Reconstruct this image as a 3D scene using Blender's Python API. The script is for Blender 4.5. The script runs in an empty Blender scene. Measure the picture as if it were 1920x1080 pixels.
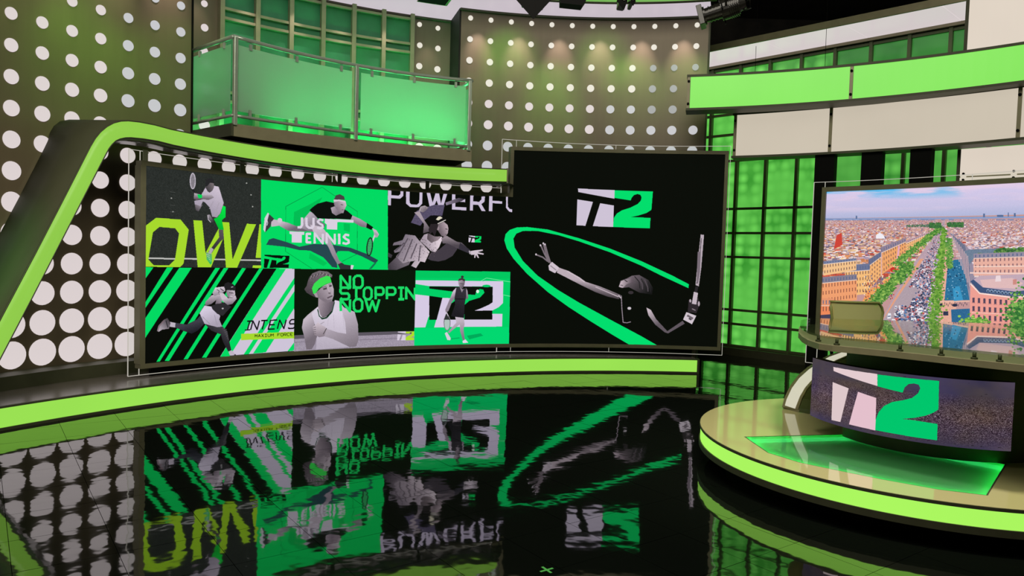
import bpy, bmesh, math, random
import numpy as np
from mathutils import Vector, Matrix

random.seed(7)
rng = np.random.default_rng(11)
SC = bpy.context.scene
COL = SC.collection
PI = math.pi

# ------------------------------------------------------------------ camera
CAM_H = 1.658
FOC = 1387.5            # focal length for a 1920 wide frame
PITCH, ROLL = 0.0474, 0.0293
_cp, _sp = math.cos(PITCH), math.sin(PITCH)
_cr, _sr = math.cos(ROLL), math.sin(ROLL)
fwd = Vector((0, _cp, -_sp)); upv = Vector((0, _sp, _cp)); rgt = Vector((1, 0, 0))
cx_ = rgt * _cr + upv * _sr
cy_ = -(rgt * _sr - upv * _cr)
cz_ = -fwd
cam_data = bpy.data.cameras.new('camera')
cam = bpy.data.objects.new('camera', cam_data)
COL.objects.link(cam)
cam.matrix_world = Matrix(((cx_.x, cy_.x, cz_.x, 0), (cx_.y, cy_.y, cz_.y, 0), (cx_.z, cy_.z, cz_.z, CAM_H), (0, 0, 0, 1)))
cam_data.sensor_width = 36
cam_data.lens = FOC / 1920 * 36
cam_data.clip_end = 100
SC.camera = cam

# ------------------------------------------------------------------ view, world
SC.view_settings.view_transform = 'Standard'
SC.view_settings.look = 'None'
SC.view_settings.exposure = 0.0
SC.view_settings.gamma = 1.0
SC.view_settings.use_curve_mapping = False
SC.cycles.use_denoising = True
SC.cycles.max_bounces = 8
SC.cycles.transparent_max_bounces = 12
SC.cycles.sample_clamp_indirect = 4.0
SC.cycles.caustics_reflective = False
SC.cycles.caustics_refractive = False
w = bpy.data.worlds.new('studio_dark'); SC.world = w
w.use_nodes = True
w.node_tree.nodes['Background'].inputs[0].default_value = (0.5, 0.55, 0.45, 1)
w.node_tree.nodes['Background'].inputs[1].default_value = 0.012


def lin(r, g, b):
    f = lambda c: (c / 255 / 12.92) if c / 255 <= 0.04045 else ((c / 255 + 0.055) / 1.055) ** 2.4
    return (f(r), f(g), f(b))


# wall circle (plan), derived from the one-foot dot grid on the wall
WC = (0.968, 4.743); WR = 6.463
LEDC = (1.8454, 3.7058); LEDR = 7.0814
STEPC = (2.7215, 2.5785); STEPR = 8.02


def ray(px, py):
    """direction through a point of the 1920x1080 frame (unit forward depth)"""
    a, b = px - 960, py - 540
    x = (a * _cr + b * _sr) / FOC
    u = (a * _sr - b * _cr) / FOC
    return Vector((x, _cp + u * _sp, -_sp + u * _cp))


def on_cyl(px, py, c, R, near=False):
    d = ray(px, py)
    A = d.x * d.x + d.y * d.y; B = -(d.x * c[0] + d.y * c[1]); C = c[0] ** 2 + c[1] ** 2 - R * R
    D = max(B * B - A * C, 0)
    t = (-B + (-1 if near else 1) * math.sqrt(D)) / A
    return d * t + Vector((0, 0, CAM_H))


def on_z(px, py, z):
    d = ray(px, py); t = (z - CAM_H) / d.z
    return d * t + Vector((0, 0, CAM_H))


def on_y(px, py, y):
    d = ray(px, py)
    return d * (y / d.y) + Vector((0, 0, CAM_H))


def th_of(p, c):
    return math.atan2(p[0] - c[0], p[1] - c[1])


def pol(c, R, th, z=0.0):
    return Vector((c[0] + R * math.sin(th), c[1] + R * math.cos(th), z))


def project(p):
    """world point -> frame pixel (used only to leave out what is never seen)"""
    v = Vector(p) - Vector((0, 0, CAM_H))
    d = v.dot(fwd)
    if d < 0.2: return None
    return (960 + FOC * v.dot(cx_) / d, 540 - FOC * v.dot(cy_) / d)


# ------------------------------------------------------------------ lamps of the set, with unseen ones added to brighten it
def light(name, kind, loc, energy, color, target=None, size=0.3, spot=60, blend=1.0, sizey=None, spread=None):
    d = bpy.data.lights.new(name, kind)
    d.energy = energy; d.color = color
    if kind == 'AREA':
        d.size = size
        if sizey: d.shape = 'RECTANGLE'; d.size_y = sizey
        if spread: d.spread = math.radians(spread)
    elif kind == 'SPOT':
        d.spot_size = math.radians(spot); d.spot_blend = blend; d.shadow_soft_size = size
    else:
        d.shadow_soft_size = size
    o = bpy.data.objects.new(name, d); COL.objects.link(o)
    o.location = loc
    if target is not None:
        o.rotation_euler = (Vector(target) - Vector(loc)).to_track_quat('-Z', 'Y').to_euler()
    return o


light('added_key_light', 'AREA', (0.5, 3.5, 6.2), 225, (1.0, 0.93, 0.80), (0.3, 8.5, 0.5), 3.0)  # unseen overhead light, added to bring up the walls
light('added_fill_light', 'AREA', (-3.0, 2.0, 5.6), 90, (1.0, 0.93, 0.80), (-4.5, 7.5, 1.5), 2.0)  # unseen fill, added to lift the left side of the set
light('added_front_fill', 'SPOT', (-2.6, 0.3, 2.7), 500, (1.0, 0.92, 0.80), (-4.75, 8.3, 1.35), 0.3, 28, 0.8)  # added spot, unseen: brightens the wall beneath the arch
light('added_platform_fill', 'SPOT', (2.6, 3.6, 6.0), 1000, (1.0, 0.93, 0.75), (3.0, 5.6, 0.3), 0.35, 48, 0.7)  # unseen spot put in to lighten the beige platform top
for i in range(21):                                    # wall washers under the soffit, two feet apart
    th = th_of(on_cyl(897, 60, WC, WR), WC) + (i - 15) * 0.0943
    if -0.86 < th < -0.30:
        p = pol(WC, 6.78, th, 5.13); tg = pol(WC, 7.08, th, 4.3)
    else:
        p = pol(WC, 6.13, th, 5.15); tg = pol(WC, 6.46, th, 4.50)
    light('wall_washer', 'SPOT', p, 20 if -0.86 < th < -0.30 else 52, (1.0, 0.79, 0.78), tg, 0.02, 46, 1.0)
for (a, z, e) in ((958, 110, 16), (1040, 190, 26), (1185, 175, 20), (1030, 245, 22), (905, 220, 14), (1130, 110, 9), (1290, 170, 12), (150, 120, 44), (240, 190, 34), (60, 90, 26), (330, 140, 22), (180, 30, 20)):
    tg = on_cyl(a, z, WC, WR); th = th_of(tg, WC)
    light('green_wall_lamp', 'SPOT', pol(WC, 4.9, th, 5.05), e * 2.4, (0.28, 1.0, 0.05), tg, 0.05, 40, 1.0)
NG = (0.10, 1.0, 0.31)
for th, e in ((-0.78, 3.0), (-0.62, 4.5), (-0.46, 6), (-0.35, 7)):
    light('niche_lamp', 'AREA', pol(WC, 6.86, th, 3.05), e * 2.6, NG, pol(WC, 7.10, th, 4.2), 0.5, sizey=0.15)
for th, e in ((-0.72, 2.2), (-0.60, 2.6), (-0.48, 3.4), (-0.38, 3.4), (-0.31, 2.0)):
    light('balcony_lamp', 'AREA', pol(WC, 5.95, th, 3.06), e * 2.0, NG, pol(WC, 5.72, th, 4.0), 0.5, sizey=0.2)
light('arch_green_lamp', 'SPOT', (-4.9, 4.2, 2.6), 150, (0.03, 1.0, 0.15), (-4.75, 6.9, 1.2), 0.1, 40, 1.0)

# ------------------------------------------------------------------ materials
def mat(name, base, rough=0.5, metal=0.0, emit=None, strength=0.0, ior=1.5, coat=0.0, spec=0.5):
    m = bpy.data.materials.new(name); m.use_nodes = True
    b = m.node_tree.nodes['Principled BSDF']
    b.inputs['Base Color'].default_value = (*base, 1)
    b.inputs['Roughness'].default_value = rough
    b.inputs['Metallic'].default_value = metal
    b.inputs['IOR'].default_value = ior
    b.inputs['Specular IOR Level'].default_value = spec
    b.inputs['Coat Weight'].default_value = coat
    b.inputs['Coat Roughness'].default_value = 0.03
    if emit:
        b.inputs['Emission Color'].default_value = (*emit, 1)
        b.inputs['Emission Strength'].default_value = strength
    return m


def nodes(m):
    return m.node_tree.nodes, m.node_tree.links, m.node_tree.nodes['Principled BSDF']


def add_noise(m, scale, lo, hi, detail=3, coord='Object', stretch=None):
    """grain: base colour varied between two factors"""
    N, L, b = nodes(m)
    base = b.inputs['Base Color'].default_value[:]
    tc = N.new('ShaderNodeTexCoord'); nz = N.new('ShaderNodeTexNoise'); nz.inputs['Scale'].default_value = scale
    nz.inputs['Detail'].default_value = detail
    src = tc.outputs[coord]
    if stretch:
        mp = N.new('ShaderNodeMapping'); mp.inputs['Scale'].default_value = stretch
        L.new(src, mp.inputs['Vector']); src = mp.outputs['Vector']
    L.new(src, nz.inputs['Vector'])
    rp = N.new('ShaderNodeValToRGB')
    rp.color_ramp.elements[0].position = 0.3; rp.color_ramp.elements[1].position = 0.7
    rp.color_ramp.elements[0].color = (*[c * lo for c in base[:3]], 1)
    rp.color_ramp.elements[1].color = (*[c * hi for c in base[:3]], 1)
    L.new(nz.outputs['Fac'], rp.inputs['Fac']); L.new(rp.outputs['Color'], b.inputs['Base Color'])
    return m


def bump(m, scale, strength, dist, detail=2, stretch=None, coord='Object'):
    N, L, b = nodes(m)
    tc = N.new('ShaderNodeNewGeometry' if coord == 'Position' else 'ShaderNodeTexCoord'); nz = N.new('ShaderNodeTexNoise')
    nz.inputs['Scale'].default_value = scale; nz.inputs['Detail'].default_value = detail
    src = tc.outputs[coord]
    if stretch:
        mp = N.new('ShaderNodeMapping'); mp.inputs['Scale'].default_value = stretch
        L.new(src, mp.inputs['Vector']); src = mp.outputs['Vector']
    L.new(src, nz.inputs['Vector'])
    bp = N.new('ShaderNodeBump'); bp.inputs['Strength'].default_value = strength; bp.inputs['Distance'].default_value = dist
    L.new(nz.outputs['Fac'], bp.inputs['Height']); L.new(bp.outputs['Normal'], b.inputs['Normal'])
    return m


M = {}
M['wall'] = add_noise(mat('bronze_laminate', (0.145, 0.116, 0.068), 0.42, 0.2), 14, 0.97, 1.03, stretch=(1, 1, 0.15))
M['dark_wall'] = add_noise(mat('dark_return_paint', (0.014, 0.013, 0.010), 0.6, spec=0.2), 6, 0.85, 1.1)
M['black'] = add_noise(mat('black_paint', (0.0025, 0.0025, 0.0022), 0.7, spec=0.1), 5, 0.8, 1.2)
M['ceil'] = add_noise(mat('black_ceiling', (0.02, 0.018, 0.014), 0.9), 2, 0.4, 1.6)
M['olive'] = add_noise(mat('olive_metal', (0.27, 0.245, 0.145), 0.45, 0.2), 8, 0.92, 1.08)
M['olive_dark'] = add_noise(mat('dark_olive_metal', (0.062, 0.066, 0.032), 0.55, 0.2), 8, 0.9, 1.1)
M['frame'] = add_noise(mat('screen_frame_metal', (0.19, 0.18, 0.105), 0.45, 0.3), 8, 0.92, 1.08)
M['steel'] = add_noise(mat('rail_steel', (0.42, 0.50, 0.40), 0.3, 0.45), 10, 0.94, 1.06)
M['deck'] = add_noise(mat('dark_gloss_deck', (0.15, 0.135, 0.11), 0.22, 0.0, ior=1.6), 5, 0.85, 1.15)


def lit(name, rgb, k=1.0, rough=0.35, base=0.5):
    c = lin(*rgb)
    m = mat(name, tuple(x * base * 0.08 for x in c), rough, 0, c, k, spec=0.3)
    # slow drift of the lamps behind the diffuser
    N, L, b = nodes(m)
    tc = N.new('ShaderNodeTexCoord'); nz = N.new('ShaderNodeTexNoise'); nz.inputs['Scale'].default_value = 0.9
    L.new(tc.outputs['Object'], nz.inputs['Vector'])
    mr = N.new('ShaderNodeMapRange'); mr.inputs['To Min'].default_value = k * 0.92; mr.inputs['To Max'].default_value = k * 1.06
    L.new(nz.outputs['Fac'], mr.inputs['Value']); L.new(mr.outputs['Result'], b.inputs['Emission Strength'])
    return m


M['muntin'] = add_noise(mat('green_grey_muntin', (0.085, 0.12, 0.04), 0.5, 0.1), 8, 0.93, 1.07)
M['arch_side'] = add_noise(mat('arch_side_paint', (0.062, 0.066, 0.034), 0.75, spec=0.2), 3, 0.93, 1.07)
M['arch_green'] = lit('arch_diffuser', (146, 206, 76), 0.98)
M['step_green'] = lit('step_diffuser', (156, 228, 84), 0.98)
M['plat_green'] = lit('platform_diffuser', (172, 248, 96), 1.0)
M['band_green'] = lit('band_diffuser', (132, 232, 90), 0.95)
M['band_white'] = lit('white_diffuser', (205, 194, 176), 0.95)
M['panel_white'] = lit('warm_white_diffuser', (226, 213, 198), 0.96)
M['soffit'] = lit('stretched_soffit', (205, 193, 203), 0.95, 0.4)
M['soffit_r'] = lit('stretched_soffit_right', (215, 204, 205), 0.95, 0.28)
M['header_green'] = lit('header_diffuser', (110, 180, 75), 0.9)
M['edge_glow'] = lit('lit_acrylic_edge', (232, 226, 214), 0.62)
M['dot_warm'] = lit('dot_glow_warm', (252, 246, 232), 0.80)  # four disc tones imitate uneven light, set into colour and glow
M['dot_pink'] = lit('dot_glow_pink', (234, 222, 222), 0.86)
M['dot_cool'] = lit('dot_glow_cool', (212, 212, 216), 0.84)
M['dot_dim'] = lit('dot_glow_dim', (172, 174, 174), 0.84)
M['fin_white'] = lit('fin_diffuser', (216, 212, 190), 0.92)


def glass(name, tint, rough, transp, glossy_ior=1.5, transl=None, tw=0.0):
    """thin sheet: straight-through view + optional frosted scatter + surface reflection"""
    m = bpy.data.materials.new(name); m.use_nodes = True
    N, L = m.node_tree.nodes, m.node_tree.links
    N.remove(N['Principled BSDF'])
    out = N['Material Output']
    tr = N.new('ShaderNodeBsdfTransparent'); tr.inputs['Color'].default_value = (*tint, 1)
    gl = N.new('ShaderNodeBsdfGlossy'); gl.inputs['Roughness'].default_value = rough; gl.inputs['Color'].default_value = (1, 1, 1, 1)
    fr = N.new('ShaderNodeFresnel')
    ge = N.new('ShaderNodeNewGeometry'); mr = N.new('ShaderNodeMapRange')       # same reflection from both faces of the sheet
    mr.inputs['To Min'].default_value = glossy_ior; mr.inputs['To Max'].default_value = 1 / glossy_ior
    L.new(ge.outputs['Backfacing'], mr.inputs['Value']); L.new(mr.outputs['Result'], fr.inputs['IOR'])
    body = tr.outputs[0]
    if transl:
        tl = N.new('ShaderNodeBsdfTranslucent'); tl.inputs['Color'].default_value = (*transl, 1)
        df = N.new('ShaderNodeBsdfDiffuse'); df.inputs['Color'].default_value = (*transl, 1)
        m1 = N.new('ShaderNodeMixShader'); m1.inputs[0].default_value = 0.35
        L.new(tl.outputs[0], m1.inputs[1]); L.new(df.outputs[0], m1.inputs[2])
        m2 = N.new('ShaderNodeMixShader'); m2.inputs[0].default_value = tw
        L.new(tr.outputs[0], m2.inputs[1]); L.new(m1.outputs[0], m2.inputs[2]); body = m2.outputs[0]
    mx = N.new('ShaderNodeMixShader')
    L.new(fr.outputs[0], mx.inputs[0]); L.new(body, mx.inputs[1]); L.new(gl.outputs[0], mx.inputs[2])
    L.new(mx.outputs[0], out.inputs['Surface'])
    return m


M['acrylic'] = glass('clear_acrylic', (0.93, 0.96, 0.93), 0.05, True, 1.18)
M['strap'] = mat('pale_strap', (0.30, 0.33, 0.20), 0.4)
M['frosted'] = glass('frosted_glass', (0.72, 0.86, 0.76), 0.25, True, 1.25, (0.62, 0.78, 0.66), 0.78)
M['desk_glass'] = glass('desk_glass', (0.72, 0.80, 0.70), 0.015, True, 2.1)
M['inlay_glass'] = glass('floor_glass', (0.80, 0.9, 0.82), 0.03, True, 1.45, (0.20, 0.60, 0.28), 0.72)
M['mesh_fabric'] = glass('chair_mesh', (0.7, 0.72, 0.45), 0.5, True, 1.1, lin(205, 214, 140), 0.85)

fl = mat('black_floor_tile', (0.004, 0.0055, 0.004), 0.035, 0.0, ior=2.35)
bump(fl, 4.5, 0.135, 0.010, 2, None, 'Position')
M['floor'] = fl
M['joint'] = mat('floor_joint', (0.012, 0.013, 0.010), 0.9, spec=0.0)
pt = mat('platform_gloss_top', (0.56, 0.52, 0.24), 0.06, 0.0, ior=1.8)
M['plat_top'] = pt


def pane_mat(name, lo, hi, scale, k):
    """backlit cast panel with a honeycomb of lenses"""
    m = mat(name, tuple(c * 0.2 for c in hi), 0.22, 0, hi, k)
    N, L, b = nodes(m)
    tc = N.new('ShaderNodeTexCoord')
    mp = N.new('ShaderNodeMapping')
    nz = N.new('ShaderNodeTexNoise'); nz.inputs['Scale'].default_value = 1.6; nz.inputs['Detail'].default_value = 1
    vo = N.new('ShaderNodeTexVoronoi'); vo.feature = 'SMOOTH_F1'; vo.inputs['Scale'].default_value = scale
    vo.inputs['Randomness'].default_value = 0.28; vo.inputs['Smoothness'].default_value = 0.25
    L.new(tc.outputs['Object'], vo.inputs['Vector']); L.new(tc.outputs['Object'], nz.inputs['Vector'])
    rp = N.new('ShaderNodeValToRGB'); rp.color_ramp.elements[0].position = 0.12; rp.color_ramp.elements[1].position = 0.62
    rp.color_ramp.elements[0].color = (*hi, 1); rp.color_ramp.elements[1].color = (*lo, 1)
    L.new(vo.outputs['Distance'], rp.inputs['Fac'])
    mr = N.new('ShaderNodeMapRange'); mr.inputs['From Min'].default_value = 0.35; mr.inputs['From Max'].default_value = 0.65
    mr.inputs['To Min'].default_value = 0.0; mr.inputs['To Max'].default_value = 0.85
    L.new(nz.outputs['Fac'], mr.inputs['Value'])
    mx = N.new('ShaderNodeMix'); mx.data_type = 'RGBA'
    L.new(mr.outputs['Result'], mx.inputs[0]); L.new(rp.outputs['Color'], mx.inputs[6])
    mx.inputs[7].default_value = (*[a * 0.45 + c * 0.55 for a, c in zip(lo, hi)], 1)
    L.new(mx.outputs[2], b.inputs['Emission Color'])
    bp = N.new('ShaderNodeBump'); bp.inputs['Strength'].default_value = 0.5; bp.inputs['Distance'].default_value = 0.03; bp.invert = True
    L.new(vo.outputs['Distance'], bp.inputs['Height']); L.new(bp.outputs['Normal'], b.inputs['Normal'])
    return m


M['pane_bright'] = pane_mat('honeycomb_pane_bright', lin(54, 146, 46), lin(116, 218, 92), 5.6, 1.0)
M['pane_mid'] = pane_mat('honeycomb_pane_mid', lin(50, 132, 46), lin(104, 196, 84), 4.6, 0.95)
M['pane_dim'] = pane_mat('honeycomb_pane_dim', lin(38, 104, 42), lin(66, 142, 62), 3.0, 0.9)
M['niche_pane'] = add_noise(mat('niche_green_pane', (0.02, 0.21, 0.08), 0.55), 3, 0.8, 1.15)

# ------------------------------------------------------------------ object helpers
NAMES = {}


def tag(o, label=None, cat=None, group=None, kind=None):
    if label: o['label'] = label
    if cat: o['category'] = cat
    if group: o['group'] = group
    if kind: o['kind'] = kind
    return o


def empty(name, loc, label=None, cat=None, group=None, kind=None, rz=0):
    o = bpy.data.objects.new(name, None); COL.objects.link(o)
    o.empty_display_size = 0.1
    o.location = loc; o.rotation_euler = (0, 0, rz)
    return tag(o, label, cat, group, kind)


def link(name, me, m, parent=None, smooth=False):
    """one mesh object; vertices are given in world space and moved into the parent's frame"""
    o = bpy.data.objects.new(name, me); COL.objects.link(o)
    if m is not None and len(me.materials) == 0: me.materials.append(m)
    if parent is not None:
        o.parent = parent
        pm = Matrix.LocRotScale(parent.location, parent.rotation_euler, None)
        if parent.parent is not None:
            pm = Matrix.LocRotScale(parent.parent.location, parent.parent.rotation_euler, None) @ pm
        me.transform(pm.inverted())
    if smooth:
        for p in me.polygons: p.use_smooth = True
    return o


def from_bm(name, bm, m, parent=None, smooth=False, bevel=0.0, seg=2):
    if bevel:
        es = [e for e in bm.edges if len(e.link_faces) == 2 and e.calc_face_angle(0) > 0.6]
        bmesh.ops.bevel(bm, geom=es, offset=bevel, segments=seg, profile=0.5, affect='EDGES', clamp_overlap=True)
    bmesh.ops.recalc_face_normals(bm, faces=bm.faces)
    me = bpy.data.meshes.new(name); bm.to_mesh(me); bm.free()
    return link(name, me, m, parent, smooth)


def bm_box(bm, c, size, rot=None):
    M4 = Matrix.Translation(c) @ (rot.to_4x4() if rot is not None else Matrix.Identity(4)) @ Matrix.Diagonal((*size, 1))
    return bmesh.ops.create_cube(bm, size=1, matrix=M4)['verts']


def box(name, c, size, m, parent=None, rot=None, bevel=0.0):
    bm = bmesh.new(); bm_box(bm, Vector(c), size, rot)
    return from_bm(name, bm, m, parent, bevel=bevel)


def bm_cyl(bm, a, b, r, r2=None, seg=16, caps=True):
    a, b = Vector(a), Vector(b); d = b - a
    q = d.to_track_quat('Z', 'Y').to_matrix().to_4x4()
    bmesh.ops.create_cone(bm, cap_ends=caps, cap_tris=False, segments=seg, radius1=r, radius2=r if r2 is None else r2,
                          depth=d.length, matrix=Matrix.Translation((a + b) / 2) @ q)


def cyl(name, a, b, r, m, parent=None, r2=None, seg=16, smooth=True, bevel=0):
    bm = bmesh.new(); bm_cyl(bm, a, b, r, r2, seg)
    o = from_bm(name, bm, m, parent, False, bevel)
    if smooth:
        for p in o.data.polygons: p.use_smooth = len(p.vertices) == 4
    return o


def bm_tube(bm, pts, r, seg=10, closed=False):
    pts = [Vector(p) for p in pts]; n = len(pts); rings = []
    up = Vector((0, 0, 1))
    for i, p in enumerate(pts):
        t = (pts[(i + 1) % n] - pts[i - 1]) if closed else (pts[min(i + 1, n - 1)] - pts[max(i - 1, 0)])
        t.normalize()
        u = up if abs(t.dot(up)) < 0.95 else Vector((1, 0, 0))
        a = t.cross(u).normalized(); b = a.cross(t).normalized()
        rings.append([bm.verts.new(p + (a * math.cos(k * 2 * PI / seg) + b * math.sin(k * 2 * PI / seg)) * r) for k in range(seg)])
    m = n if closed else n - 1
    for i in range(m):
        A, B = rings[i], rings[(i + 1) % n]
        for k in range(seg):
            bm.faces.new((A[k], A[(k + 1) % seg], B[(k + 1) % seg], B[k]))
    if not closed:
        bm.faces.new(rings[0]); bm.faces.new(rings[-1][::-1])


def tube(name, pts, r, m, parent=None, seg=10, closed=False):
    bm = bmesh.new(); bm_tube(bm, pts, r, seg, closed)
    return from_bm(name, bm, m, parent, True)


def val(f, t):
    return f(t) if callable(f) else f


def bm_arc(bm, c, R0, R1, t0, t1, z0, z1, n=24):
    """curved box; R0 inner (towards the room), R1 outer; z0, z1 may depend on the angle"""
    rows = []
    for i in range(n + 1):
        t = t0 + (t1 - t0) * i / n
        a, b = val(z0, t), val(z1, t)
        rows.append([bm.verts.new(pol(c, R0, t, a)), bm.verts.new(pol(c, R1, t, a)), bm.verts.new(pol(c, R1, t, b)), bm.verts.new(pol(c, R0, t, b))])
    for i in range(n):
        A, B = rows[i], rows[i + 1]
        for k in range(4):
            bm.faces.new((A[k], A[(k + 1) % 4], B[(k + 1) % 4], B[k]))
    bm.faces.new(rows[0]); bm.faces.new(rows[-1][::-1])


def arc(name, c, R0, R1, t0, t1, z0, z1, m, parent=None, n=24, bevel=0.0):
    bm = bmesh.new(); bm_arc(bm, c, R0, R1, t0, t1, z0, z1, n)
    return from_bm(name, bm, m, parent, bevel=bevel, seg=1)


def bm_prism(bm, pts, z0, z1):
    lo = [bm.verts.new((p[0], p[1], z0)) for p in pts]; hi = [bm.verts.new((p[0], p[1], z1)) for p in pts]
    n = len(pts)
    for i in range(n):
        bm.faces.new((lo[i], lo[(i + 1) % n], hi[(i + 1) % n], hi[i]))
    bm.faces.new(lo[::-1]); bm.faces.new(hi)


def prism(name, pts, z0, z1, m, parent=None, bevel=0.0, seg=2):
    bm = bmesh.new(); bm_prism(bm, pts, z0, z1)
    return from_bm(name, bm, m, parent, bevel=bevel, seg=seg)


def copy_obj(o, name=None, parent=None):
    c = o.copy()
    if name: c.name = name
    COL.objects.link(c)
    if parent is not None: c.parent = parent
    return c


def interp(xs, ys):
    return lambda t: float(np.interp(t, xs, ys))


# ------------------------------------------------------------------ pictures shown on the screens (drawn here, pixel by pixel)
class Canvas:
    def __init__(s, W, H, to_xy, bg):
        s.W, s.H, s.to = W, H, to_xy
        s.a = np.empty((H, W, 3), np.float32); s.a[:] = bg

    def xy(s, pts):
        return np.array([s.to(*p) for p in pts], dtype=np.float64)

    def fill(s, P, col, alpha=1.0, tex=0.0):
        x0 = max(int(P[:, 0].min()), 0); x1 = min(int(P[:, 0].max()) + 2, s.W)
        y0 = max(int(P[:, 1].min()), 0); y1 = min(int(P[:, 1].max()) + 2, s.H)
        if x1 <= x0 or y1 <= y0: return
        X = np.arange(x0, x1)[None, :] + 0.5; Y = np.arange(y0, y1)[:, None] + 0.5
        ins = np.zeros((y1 - y0, x1 - x0), bool)
        n = len(P)
        for i in range(n):
            ax, ay = P[i]; bx, by = P[(i + 1) % n]
            if ay == by: continue
            c = ((ay > Y) != (by > Y))
            ins ^= c & (X < (bx - ax) * (Y - ay) / (by - ay) + ax)
        reg = s.a[y0:y1, x0:x1]
        cc = np.array(col, np.float32)
        if tex:
            nzv = rng.normal(0, tex, ins.shape).astype(np.float32)
            nzv = (nzv + np.roll(nzv, 1, 0) + np.roll(nzv, 1, 1) + np.roll(nzv, 2, 0)) / 2
            cc = np.clip(cc + nzv[..., None], 0, 255)[ins]
        reg[ins] = reg[ins] * (1 - alpha) + cc * alpha

    def poly(s, pts, col, alpha=1.0, tex=0.0):
        s.fill(s.xy(pts), col, alpha, tex)

    def shade(s, pts, c0, c1, p0, p1, tex=4):
        """polygon with a linear change of tone from p0 to p1"""
        P = s.xy(pts); a = np.array(s.to(*p0)); b = np.array(s.to(*p1)); d = b - a
        old = s.a.copy() if False else None
        x0 = max(int(P[:, 0].min()), 0); x1 = min(int(P[:, 0].max()) + 2, s.W)
        y0 = max(int(P[:, 1].min()), 0); y1 = min(int(P[:, 1].max()) + 2, s.H)
        if x1 <= x0 or y1 <= y0: return
        keep = s.a[y0:y1, x0:x1].copy()
        s.a[y0:y1, x0:x1] = -1
        s.fill(P, (500, 500, 500))
        ins = s.a[y0:y1, x0:x1, 0] > 400
        s.a[y0:y1, x0:x1] = keep
        X = np.arange(x0, x1)[None, :] + 0.5; Y = np.arange(y0, y1)[:, None] + 0.5
        t = np.clip(((X - a[0]) * d[0] + (Y - a[1]) * d[1]) / max(d @ d, 1e-6), 0, 1)
        c = np.array(c0)[None, None] * (1 - t[..., None]) + np.array(c1)[None, None] * t[..., None]
        if tex:
            c = c + rng.normal(0, tex, t.shape)[..., None]
        reg = s.a[y0:y1, x0:x1]
        reg[ins] = np.clip(c, 0, 255)[ins]

    def line(s, pts, wd, col, closed=False, alpha=1.0):
        pts = list(pts) + ([pts[0]] if closed else [])
        P = s.xy(pts)
        q = s.xy([(pts[0][0] + wd / 2, pts[0][1])])[0]
        r = max(np.hypot(*(q - P[0])), 0.55)
        for i in range(len(P) - 1):
            d = P[i + 1] - P[i]; l = np.hypot(*d)
            if l < 1e-6: continue
            nrm = np.array([-d[1], d[0]]) / l * r
            s.fill(np.array([P[i] + nrm, P[i + 1] + nrm, P[i + 1] - nrm, P[i] - nrm]), col, alpha)
        if r > 1.2:
            for p in P[1:-1] if not closed else P:
                k = np.linspace(0, 2 * PI, 11)[:-1]
                s.fill(np.c_[p[0] + r * np.cos(k), p[1] + r * np.sin(k)], col, alpha)

    def ellipse(s, cx, cy, rx, ry, col, rot=0.0, n=28, alpha=1.0):
        pts = []
        for i in range(n):
            a = 2 * PI * i / n; x, y = rx * math.cos(a), ry * math.sin(a)
            pts.append((cx + x * math.cos(rot) - y * math.sin(rot), cy + x * math.sin(rot) + y * math.cos(rot)))
        s.poly(pts, col, alpha)

    def image(s, name):
        img = bpy.data.images.new(name, s.W, s.H)
        px = np.ones((s.H, s.W, 4), np.float32); px[..., :3] = np.clip(s.a, 0, 255) / 255
        img.pixels.foreach_set(px.ravel()); img.update(); img.pack()
        return img


class Crop:
    """pen that draws in a magnified window: scale, origin"""
    def __init__(s, cv, sc, ox, oy):
        s.c, s.sc, s.ox, s.oy = cv, sc, ox, oy

    def p(s, pts):
        return [(x / s.sc + s.ox, y / s.sc + s.oy) for x, y in pts]

    def poly(s, pts, col, alpha=1.0, tex=0.0): s.c.poly(s.p(pts), col, alpha, tex)
    def shade(s, pts, c0, c1, p0, p1, tex=4): s.c.shade(s.p(pts), c0, c1, s.p([p0])[0], s.p([p1])[0], tex)
    def line(s, pts, wd, col, closed=False, alpha=1.0): s.c.line(s.p(pts), wd / s.sc, col, closed, alpha)
    def ellipse(s, cx, cy, rx, ry, col, rot=0.0, alpha=1.0):
        s.c.ellipse(cx / s.sc + s.ox, cy / s.sc + s.oy, rx / s.sc, ry / s.sc, col, rot, alpha=alpha)


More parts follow.
